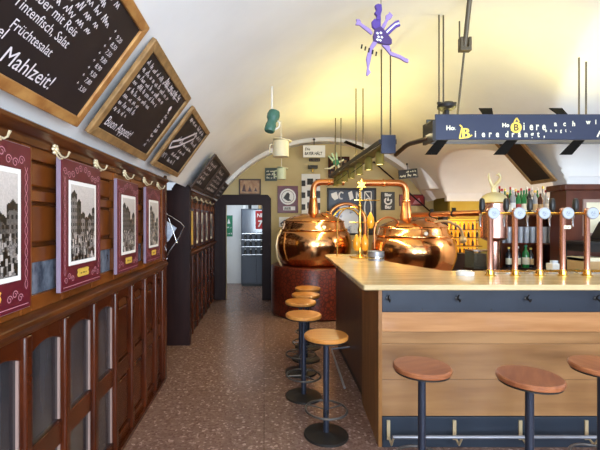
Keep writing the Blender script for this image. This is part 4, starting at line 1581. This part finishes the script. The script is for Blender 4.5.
def wall_item(name, label, cat, x0, y0, x1, y1, m_, Y=BY, th=0.025, frame=None, fw=0.03):
    X0, X1, Z0, Z1 = PX(x0, Y), PX(x1, Y), PZ(y1, Y), PZ(y0, Y)
    mm = front(X0, Y, Z0)
    t = thing(name, label, cat, mtx=mm)
    W, H = X1 - X0, Z1 - Z0
    if frame:
        f = MB()
        f.box(0, 0, 0, W, fw, th); f.box(0, H - fw, 0, W, H, th)
        f.box(0, fw, 0, fw, H - fw, th); f.box(W - fw, fw, 0, W, H - fw, th)
        f.build('frame', frame, t, bevel=0.004)
        MB().box(fw * .5, fw * .5, 0, W - fw * .5, H - fw * .5, th * 0.6).build('panel', m_, t)
        return t, W, H, th * 0.6 + 0.001
    MB().box(0, 0, 0, W, H, th).build('panel', m_, t, bevel=0.003)
    return t, W, H, th + 0.001


t, W, H, z = wall_item('framed_picture', 'brown framed picture hanging directly above the portal', 'picture', 239, 179, 261, 195, 'sepia', frame='frame_dark')
b = MB()
for k in range(3):
    b.prism([(0.06 + 0.13 * k, 0.08), (0.15 + 0.12 * k, 0.07), (0.11 + 0.12 * k, 0.24 - 0.04 * k)], z, z + 0.002)
b.build('figures', 'wood_red', t)
t, W, H, z = wall_item('wall_sign', 'small grey-green sign high on back wall beside the pale jug', 'sign', 265, 168, 277, 181, 'grey_green')
b = MB()
for k in range(3):
    b.scribble(0.03, W - 0.03, 0.05 + 0.07 * k, 0.04, 0.01, z, rnd)
b.build('lettering', 'letter', t)
t, W, H, z = wall_item('poster', 'maroon poster with white round emblem beside the portal', 'poster', 277.5, 186, 298, 213, 'maroon')
b = MB()
b.disc(W * 0.5, H * 0.6, 0.17, z)
b.quad(W * 0.28, H * 0.10, W * 0.86, H * 0.24, z)
b.build('emblem', 'white', t)
b = MB()
b.disc(W * 0.5, H * 0.6, 0.135, z + 0.001)
b.build('emblem_ring', 'maroon', t)
b = MB()
b.disc(W * 0.5, H * 0.6, 0.125, z + 0.002)
b.build('emblem_field', 'white', t)
b = MB()
b.prism([(W * .28, H * .55), (W * .42, H * .72), (W * .52, H * .76), (W * .60, H * .68), (W * .56, H * .52), (W * .68, H * .46), (W * .5, H * .44)], z + 0.002, z + 0.004)
b.text('BIER', 0.075, W * 0.32, H * 0.12, z + 0.001, 0.1, bold=0.003)
b.build('emblem_drawing', 'black_iron', t)
t, W, H, z = wall_item('wall_sign', 'small white and blue sign under the maroon poster', 'sign', 279, 217, 292, 227, 'white')
b = MB(); b.stroke([(0.03, 0.06), (0.12, 0.14), (0.24, 0.15)], 0.03, z); b.scribble(0.04, 0.22, 0.02, 0.04, 0.01, z, rnd)
b.build('drawing', 'blue_steel', t)
t, W, H, z = wall_item('poster', 'tall white poster with black printed blocks behind the left kettle', 'poster', 301.5, 174, 320, 236, 'white')
b = MB()
for k in range(5):
    y0 = 0.05 + k * 0.25
    b.box(0.0, y0, z - 0.001, W * 0.2, y0 + 0.12, z + 0.001)
    b.box(W * 0.30, y0 + 0.03, z - 0.001, W * 0.62, y0 + 0.16, z + 0.001)
    b.box(W * 0.75, y0, z - 0.001, W, y0 + 0.15, z + 0.001)
b.build('print', 'black_iron', t)
t, W, H, z = wall_item('wall_lamp', 'small black and brass wall lamp above the tall white poster', 'lamp', 308, 166, 317, 169, 'black_iron', th=0.12)
MB().tube([(W / 2, 0.03, 0.06), (W / 2, -0.07, 0.06)], 0.02, 10).build('bulb_holder', 'brass', t)
# white hanging sign
SYY = 8.05
t, W, H, z = wall_item('hanging_sign', 'white sign with dark lettering hanging under the vault arch', 'sign', 303, 145.5, 325, 157.5, 'white', Y=SYY)
b = MB()
b.text('Die', 0.075, 0.03, H * 0.58, z, 0.2, bold=0.002)
b.text('BAYER HÄLT', 0.085, 0.03, H * 0.2, z, 0.1, bold=0.003, sx=0.72)
b.build('lettering', 'blue_steel', t)
b = MB(); b.tube([(W * .5, H, 0.012), (W * .5, H + 0.12, 0.012)], 0.008, 8); b.ball((W * .5, H + 0.12, 0.012), 0.025, 8)
b.build('hanger', 'black_iron', t)
t, W, H, z = wall_item('wall_plaque', 'small black plaque below the white hanging sign', 'sign', 309, 158.5, 320, 161.5, 'black')
MB().scribble(0.02, W - 0.02, 0.015, 0.03, 0.008, z, rnd).build('lettering', 'frame_old', t)
# dark board with small framed things, upper
t, W, H, z = wall_item('display_case', 'dark wooden display case behind the green hanging figure', 'display case', 328, 157, 349, 178, 'wood_umber', frame='wood_red', fw=0.03, th=0.06)
b = MB()
for r_ in range(3):
    for c_ in range(4):
        b.box(0.06 + c_ * 0.09, 0.07 + r_ * 0.12, z - 0.002, 0.11 + c_ * 0.09, 0.13 + r_ * 0.12, z + 0.012)
b.build('exhibit', 'frame_old', t)
# large mirror board
t, W, H, z = wall_item('mirror_board', 'large dark advertising mirror with white ornaments between the kettle chimneys', 'mirror', 327, 188, 376, 235, 'fridge', frame='black_iron', fw=0.04, th=0.03)
b = MB()
b.prism([(0.08, H - 0.12), (0.2, H - 0.08), (0.24, H - 0.22), (0.16, H - 0.26), (0.1, H - 0.2)], z, z + 0.002)
b.stroke([(0.30 + 0.05 * math.cos(a), H - 0.16 + 0.07 * math.sin(a)) for a in [0.7 + k * 0.45 for k in range(11)]], 0.03, z)
b.prism([(0.44, H - 0.10), (0.52, H - 0.06), (0.56, H - 0.22), (0.48, H - 0.26)], z, z + 0.002)
b.stroke([(0.62, H - 0.26), (0.62, H - 0.08), (0.72, H - 0.26), (0.72, H - 0.08)], 0.03, z)
b.stroke([(0.86 + 0.07 * math.cos(a), H - 0.42 + 0.2 * math.sin(a)) for a in [k * PI / 10 for k in range(21)]], 0.025, z)
b.stroke([(0.79, H - 0.26), (0.79, H - 0.08), (0.93, H - 0.26), (0.93, H - 0.08), (0.79, H - 0.08)], 0.02, z)
b.build('white_ornament', 'white', t)
b = MB()
cx_, r_ = W * 0.42, 0.26
P = [(cx_ - r_, 0.02), (cx_ + r_, 0.02)] + [(cx_ + r_ * math.cos(PI * k / 16), H * 0.42 + r_ * math.sin(PI * k / 16)) for k in range(17)]
b.prism(P, z, z + 0.006)
b.build('arched_plate', 'blue_white', t)
t, W, H, z = wall_item('poster', 'black poster with white emblem right of the mirror board', 'poster', 381, 192, 394.5, 210, 'black')
b = MB()
b.text('Bier', 0.09, W * 0.5, H - 0.09, z, 0, 'CENTER', bold=0.004)
b.text('Bar', 0.10, W * 0.5, 0.03, z, 0, 'CENTER', bold=0.004)
b.stroke([(W / 2 + 0.07 * math.cos(a), H / 2 + 0.07 * math.sin(a)) for a in [2.2 + k * 0.42 for k in range(12)]], 0.035, z)
b.prism([(W / 2 - 0.03, H / 2), (W / 2 + 0.03, H / 2), (W / 2, H / 2 + 0.09)], z, z + 0.002)
b.build('emblem', 'white', t)
t, W, H, z = wall_item('wall_sign', 'dark red picture board behind the right kettle chimney', 'sign', 399, 194.5, 424.5, 206, 'red_label', frame='maroon', fw=0.025)
b = MB()
b.prism([(0.05, 0.05), (0.2, 0.05), (0.16, 0.16)], z, z + 0.002)
b.prism([(0.28, 0.04), (0.47, 0.05), (0.42, 0.17), (0.33, 0.12)], z, z + 0.002)
b.build('drawing', 'pink', t)
# black sign hanging tilted
HYY = 7.6
mm = front(PX(399, HYY), HYY, PZ(179.5, HYY)) @ Matrix.Rotation(0.12, 4, 'Z')
t = thing('hanging_sign', 'small black sign with white script hanging above the right chimney', 'sign', mtx=mm)
W, H = 19 / 400 * HYY, 9 / 400 * HYY
MB().box(0, 0, 0, W, H, 0.02).build('panel', 'black', t)
b = MB()
b.scribble(0.14, W - 0.03, 0.11, 0.03, 0.007, 0.021, rnd)
b.scribble(0.02, W - 0.03, 0.035, 0.055, 0.011, 0.021, rnd)
b.build('lettering', 'letter', t)
b = MB(); b.tube([(W / 2, H, 0.01), (W / 2, H + 0.1, 0.01)], 0.006, 6); b.ball((W / 2, H + 0.1, 0.01), 0.02, 8)
b.build('hanger', 'black_iron', t)
b = MB()
b.tube([(PX(374, 8.3), 8.3, PZ(162, 8.3)), (PX(432, 8.3), 8.3, PZ(213, 8.3))], 0.016, 8)
b.tube([(PX(374, 8.3), 8.3, PZ(162, 8.3)), (PX(374, 8.3), 8.448, PZ(162, 8.3))], 0.016, 8)
b.tube([(PX(432, 8.3), 8.3, PZ(213, 8.3)), (PX(432, 8.3), 8.448, PZ(213, 8.3))], 0.016, 8)
tag(b.build('slanting_pole', 'wood_umber'), 'dark pole slanting down across the back wall behind the right kettle', 'pole')

# ------------------------------------------------------------ back room behind the portal
o = (-0.58, 10.1, 0)
t = thing('drinks_fridge', 'dark glass-fronted drinks fridge seen through the portal', 'fridge', o)
MB(o).box(-0.58, 10.12, 0.05, 0.2, 10.58, 1.96).build('cabinet', 'fridge', t, bevel=0.01)
MB(o).box(-0.56, 10.14, 0.0, 0.18, 10.56, 0.05).build('plinth', 'black', t)
MB(o).box(-0.55, 10.105, 1.36, 0.16, 10.12, 1.93).build('glass_door', 'fridge_glass', t)
MB(o).box(-0.55, 10.10, 0.08, -0.20, 10.12, 0.76).build('lower_door', 'fridge', t, bevel=0.006)
MB(o).box(-0.19, 10.10, 0.08, 0.16, 10.12, 0.76).build('lower_door', 'fridge', t, bevel=0.006)
b = MB(o)
for z in (0.80, 1.0, 1.17, 1.33):
    b.box(-0.56, 10.02, z, 0.17, 10.12, z + 0.015)
b.build('shelf', 'steel', t)
for r_, z in enumerate((0.815, 1.015, 1.185)):
    for c_ in range(5):
        x = -0.47 + c_ * 0.135
        b = MB((x, 10.07, z))
        b.lathe([(0, 0), (0.032, 0), (0.034, 0.02), (0.034, 0.07), (0.016, 0.10), (0.014, 0.125), (0, 0.128)], (x, 10.07, z), 12)
        bt = tag(b.build('bottle', 'glass_dark'), ORD[c_] + ' dark bottle from left on the ' + ('bottom', 'middle', 'top')[r_] + ' fridge shelf', 'bottle', 'bottles on the fridge shelves')
        MB((x, 10.07, z)).cyl((x, 10.07, z + 0.122), 0.017, 0.014, 10).build('cap', 'white', bt)
mm = front(PX(255.5, 10.08), 10.098, PZ(229, 10.08))
t = thing('price_sign', 'red price sign with white print on the fridge door', 'sign', mtx=mm)
MB().box(0, 0, 0, 0.32, 0.46, 0.006).build('panel', 'red', t)
b = MB()
b.text('NEU', 0.13, 0.03, 0.30, 0.0065, 0.1, bold=0.004)
b.text('7', 0.22, 0.05, 0.06, 0.0065, 0.1, bold=0.008)
b.scribble(0.18, 0.3, 0.17, 0.06, 0.016, 0.0065, rnd)
b.scribble(0.18, 0.3, 0.06, 0.05, 0.014, 0.0065, rnd)
b.build('lettering', 'white', t)
for k, (x, mt_) in enumerate(((-0.5, 'white'), (-0.36, 'glass_dark'), (-0.1, 'tan'), (0.04, 'frame_gold'))):
    b = MB((x, 10.2, 1.96))
    b.lathe([(0, 0), (0.045, 0), (0.045, 0.09), (0.03, 0.11), (0, 0.112)], (x, 10.2, 1.96), 14)
    tag(b.build('jar', mt_), ORD[k] + ' small jar from left on top of the drinks fridge', 'jar', 'jars on top of the fridge')
mm = front(PX(225, 10.58), 10.6, PZ(236.5, 10.58))
t = thing('wall_sign', 'green notice on the white wall seen through the portal', 'sign', mtx=mm)
MB().box(0, 0, 0, 0.20, 0.56, 0.01).build('panel', 'green_sign', t)
b = MB()
b.scribble(0.02, 0.18, 0.06, 0.04, 0.012, 0.011, rnd)
b.scribble(0.02, 0.18, 0.22, 0.06, 0.012, 0.011, rnd)
b.prism([(0.06, 0.34), (0.14, 0.34), (0.10, 0.48)], 0.0105, 0.012)
b.build('lettering', 'white', t)

# ------------------------------------------------------------ back bar on the right
o = (3.0, 5.0, 0)
sh = thing('bar_shelf', 'dark wooden back-bar shelf unit with bottles and glasses behind taps', 'shelf unit', o)
MB(o).box(2.98, 5.0, 0.0, 3.7, 5.30, 1.06).build('cupboard', 'wood_umber', sh, bevel=0.004)
MB(o).box(2.96, 5.28, 1.06, 3.7, 5.30, 1.73).build('back_panel', 'wood_red', sh)
for z in (1.375, 1.725):
    MB(o).box(2.98, 5.0, z - 0.02, 3.7, 5.28, z).build('shelf', 'wood_red', sh, bevel=0.003)
for x in (2.96, 3.7):
    MB(o).box(x, 5.0, 1.06, x + 0.02, 5.30, 1.73).build('side_post', 'wood_red', sh)


def bottle(x, y, z, h, r, mt_, capm, labm, label, group):
    b = MB((x, y, z))
    b.lathe([(0, 0), (r * 0.95, 0), (r, 0.008), (r, h * 0.62), (r * 0.8, h * 0.70), (r * 0.38, h * 0.78), (r * 0.34, h * 0.93), (r * 0.4, h * 0.94), (r * 0.4, h * 0.96), (0, h * 0.96)], (x, y, z), 16)
    t = tag(b.build('bottle', mt_), label, 'bottle', group)
    MB((x, y, z)).lathe([(r * 0.42, h * 0.90), (r * 0.44, h * 0.985), (0, h)], (x, y, z), 12).build('cap', capm, t)
    MB((x, y, z)).lathe([(r * 1.01, h * 0.15), (r * 1.02, h * 0.16), (r * 1.02, h * 0.44), (r * 1.01, h * 0.45)], (x, y, z), 16).build('paper_label', labm, t)
    return t


mats = ['glass_clear', 'glass_brown', 'glass_clear', 'glass_green', 'glass_green', 'glass_dark', 'glass_clear', 'glass_brown', 'glass_clear', 'glass_clear']
caps = ['red', 'gold_paint', 'white', 'red', 'green_sign', 'red', 'gold_paint', 'white', 'red', 'red']
names = ['clear', 'brown', 'clear', 'green', 'green', 'dark', 'clear', 'brown', 'clear', 'clear']
for k in range(10):
    x = 3.02 + k * 0.07
    bottle(x, 5.08, 1.725, 0.29 + 0.06 * rnd.random(), 0.033, mats[k], caps[k], rnd.choice(('cream', 'white', 'red_label', 'tan')),
           ORD[k] + ' bottle from left, ' + names[k] + ' glass, front row of the top bar shelf', 'bottles on the top bar shelf')
for k in range(9):
    x = 3.05 + k * 0.07
    bottle(x, 5.18, 1.725, 0.34 + 0.04 * rnd.random(), 0.027, rnd.choice(('glass_clear', 'glass_green', 'glass_brown')), rnd.choice(('red', 'white', 'gold_paint')), rnd.choice(('cream', 'white')),
           ORD[k] + ' bottle from left in the rear row of the top bar shelf', 'bottles on the top bar shelf')


def glass(x, y, z, h, r, label, group):
    b = MB((x, y, z))
    b.lathe([(0, 0), (r * 0.8, 0), (r, h), (r * 0.93, h), (r * 0.74, 0.012), (0, 0.012)], (x, y, z), 16)
    return tag(b.build('drinking_glass', 'glass_clear'), label, 'glass', group)


for k in range(9):
    glass(3.03 + k * 0.074, 5.07, 1.375, 0.2, 0.03, ORD[k] + ' drinking glass from left in the front row on the middle bar shelf', 'drinking glasses on the bar shelf')
for k in range(9):
    glass(3.06 + k * 0.074, 5.17, 1.375, 0.2, 0.03, ORD[k] + ' drinking glass from left in the rear row on the middle bar shelf', 'drinking glasses on the bar shelf')
bottle(3.12, 5.1, 1.06, 0.26, 0.034, 'glass_dark', 'gold_paint', 'cream', 'dark bottle at the left end of the lower bar shelf', 'bottles on the lower bar shelf')
bottle(3.22, 5.08, 1.06, 0.27, 0.036, 'glass_dark', 'white', 'cream', 'dark bottle left of the green one on the lower bar shelf', 'bottles on the lower bar shelf')
bottle(3.31, 5.06, 1.06, 0.29, 0.04, 'glass_green', 'green_sign', 'cream', 'bright green bottle on the lower bar shelf', 'bottles on the lower bar shelf')
bottle(3.40, 5.1, 1.06, 0.25, 0.034, 'glass_dark', 'gold_paint', 'tan', 'dark bottle right of the green one on the lower bar shelf', 'bottles on the lower bar shelf')

# glass display box left of it
o = (2.62, 4.55, 0)
t = thing('glass_cabinet', 'low glass cabinet behind the two leftmost taps', 'cabinet', (2.7, 4.95, 0))
o = (2.7, 4.95, 0)
MB(o).box(2.62, 5.0, 0, 2.94, 5.25, 1.05).build('body', 'wood_umber', t)
MB(o).box(2.63, 5.01, 1.05, 2.93, 5.24, 1.27).build('glass_case', 'case_glass', t)
MB(o).box(2.62, 5.0, 1.27, 2.94, 5.25, 1.285).build('lid', 'steel', t)

# amber backlit rack
o = (3.25, 7.02, 0)
t = thing('backlit_rack', 'amber backlit bottle rack beside the right kettle', 'rack', o)
MB(o).box(3.22, 7.02, 0.0, 3.86, 7.32, 1.08).build('cupboard', 'wood_umber', t)
MB(o).box(3.22, 7.30, 1.08, 3.86, 7.32, 1.68).build('amber_panel', 'amber', t)
MB(o).box(3.14, 7.0, 0.0, 3.22, 7.32, 1.72).build('side_post', 'wood_umber', t)
for z in (1.21, 1.36, 1.50, 1.66):
    MB(o).box(3.22, 7.07, z - 0.012, 3.86, 7.30, z).build('shelf', 'wood_dark', t)
for r_, z in enumerate((1.08, 1.21, 1.36, 1.50)):
    for c_ in range(8):
        x = 3.27 + c_ * 0.076
        h = (0.10, 0.12, 0.11, 0.13)[r_]
        b = MB((x, 7.14, z))
        b.lathe([(0, 0), (0.022, 0), (0.022, h * 0.6), (0.009, h * 0.75), (0.009, h), (0, h)], (x, 7.14, z), 10)
        bt = tag(b.build('bottle', ('amber_glass', 'glass_brown', 'amber_glass', 'glass_dark')[(r_ + c_ % 2) % 4]),
                 ORD[c_] + ' small bottle from left on the ' + ('lowest', 'second', 'third', 'top')[r_] + ' row of the amber rack', 'bottle', 'small bottles in the amber rack')
        MB((x, 7.14, z)).cyl((x, 7.14, z + h - 0.012), 0.011, 0.016, 8).build('cap', 'white', bt)
point('rack_light', (3.5, 7.17, 1.62), 3, (1, 0.6, 0.15), 0.1)

# work counter against the clad wall, with its things
o = (3.75, 4.15, 0)
t = thing('work_counter', 'dark work counter along the wood-clad wall behind the right taps', 'counter', o)
MB(o).box(3.3, 4.18, 0.0, 4.8, 4.55, 1.03).build('cupboard', 'wood_umber', t)
MB(o).box(3.26, 4.14, 1.03, 4.8, 4.57, 1.06).build('worktop', 'black', t, bevel=0.004)
MB(o).box(3.36, 4.2, 1.40, 4.8, 4.56, 1.43).build('upper_shelf', 'black', t, bevel=0.003)
b = MB(o)
for x in (3.38, 4.76):
    b.box(x, 4.5, 1.06, x + 0.03, 4.55, 1.40)
b.build('shelf_post', 'black', t)
b = MB(o)
b.box(3.42, 4.24, 1.32, 4.7, 4.5, 1.40)
b.build('drawer_unit', 'black_iron', t)
t = thing('framed_picture', 'cream picture in pale frame on the wood-clad wall', 'picture', mtx=front(PX(582, 4.58), 4.58, PZ(236, 4.58)))
W, H = 0.46, 0.42
f = MB(); f.box(0, 0, 0, W, 0.035, 0.02); f.box(0, H - 0.035, 0, W, H, 0.02); f.box(0, 0.035, 0, 0.035, H - 0.035, 0.02); f.box(W - 0.035, 0.035, 0, W, H - 0.035, 0.02)
f.build('frame', 'bead', t)
MB().box(0.02, 0.02, 0, W - 0.02, H - 0.02, 0.01).build('sheet', 'cream', t)
o = (3.62, 4.3, 1.43)
t = thing('till_screen', 'black tilted till screen on the upper shelf at far right', 'till', o)
mt = Matrix.Translation((3.66, 4.32, 1.53)) @ Matrix.Rotation(0.5, 4, 'Y')
MB(o).box(-0.02, -0.10, -0.09, 0.01, 0.10, 0.12, mt).build('screen', 'black', t, bevel=0.004)
MB(o).box(3.56, 4.24, 1.43, 3.72, 4.40, 1.45).build('foot', 'black_iron', t)
MB(o).tube([(3.65, 4.33, 1.45), (3.66, 4.33, 1.50)], 0.02, 10).build('stand', 'black_iron', t)
o = (PX(554, 4.25), 4.25, 1.06)
b = MB(o); b.box(o[0] - 0.05, 4.2, 1.06, o[0] + 0.05, 4.3, 1.20)
tb = tag(b.build('paper_box', 'white', bevel=0.004), 'white paper towel box on the work counter left of fourth tap', 'box')
b = MB(o); b.box(o[0] - 0.03, 4.23, 1.20, o[0] + 0.03, 4.27, 1.23); b.build('paper_tissue', 'paper', tb)
o = (PX(583, 4.3), 4.3, 1.06)
b = MB(o); b.box(3.36, 4.2, 1.06, 3.62, 4.44, 1.26)
tb = tag(b.build('carton', 'tan', bevel=0.004), 'tan carton on the work counter between fourth and fifth taps', 'box')
b = MB(o); b.box(3.36, 4.199, 1.225, 3.62, 4.441, 1.262); b.build('carton_lid', 'cream', tb)
b = MB(); b.box(3.66, 4.22, 1.06, 4.0, 4.46, 1.24)
tb = tag(b.build('carton', 'cream', bevel=0.004), 'cream carton on the work counter at the right edge', 'box')
b = MB(); b.lathe([(0, 0), (0.03, 0), (0.03, 0.06), (0.02, 0.08), (0, 0.08)], (3.3, 4.2, 1.06), 14)
tag(b.build('green_cup', 'green_sign'), 'small green cup at the left end of the work counter', 'cup')


# unseen lamp added in the side bay, guessed from the bright arch
t = thing('wall_lamp', 'unseen brass lamp added to light the side bay behind the wood-clad wall', 'lamp', (4.5, 4.87, 2.1))
o = (4.5, 4.87, 2.1)
MB(o).box(4.44, 4.855, 2.02, 4.56, 4.875, 2.18).build('back_plate', 'brass', t, bevel=0.004)
MB(o).tube([(4.5, 4.87, 2.08), (4.5, 4.96, 2.08), (4.5, 4.98, 2.12)], 0.01, 8).build('arm', 'brass', t)
MB(o).ball((4.5, 4.98, 2.17), 0.05, 16).build('bulb', 'lamp_face', t)
point('bay_fill_light', (4.5, 5.12, 2.15), 55, (1.0, 0.90, 0.74), 0.12)  # brightens the bay ceiling and arch, set apart from the bulb
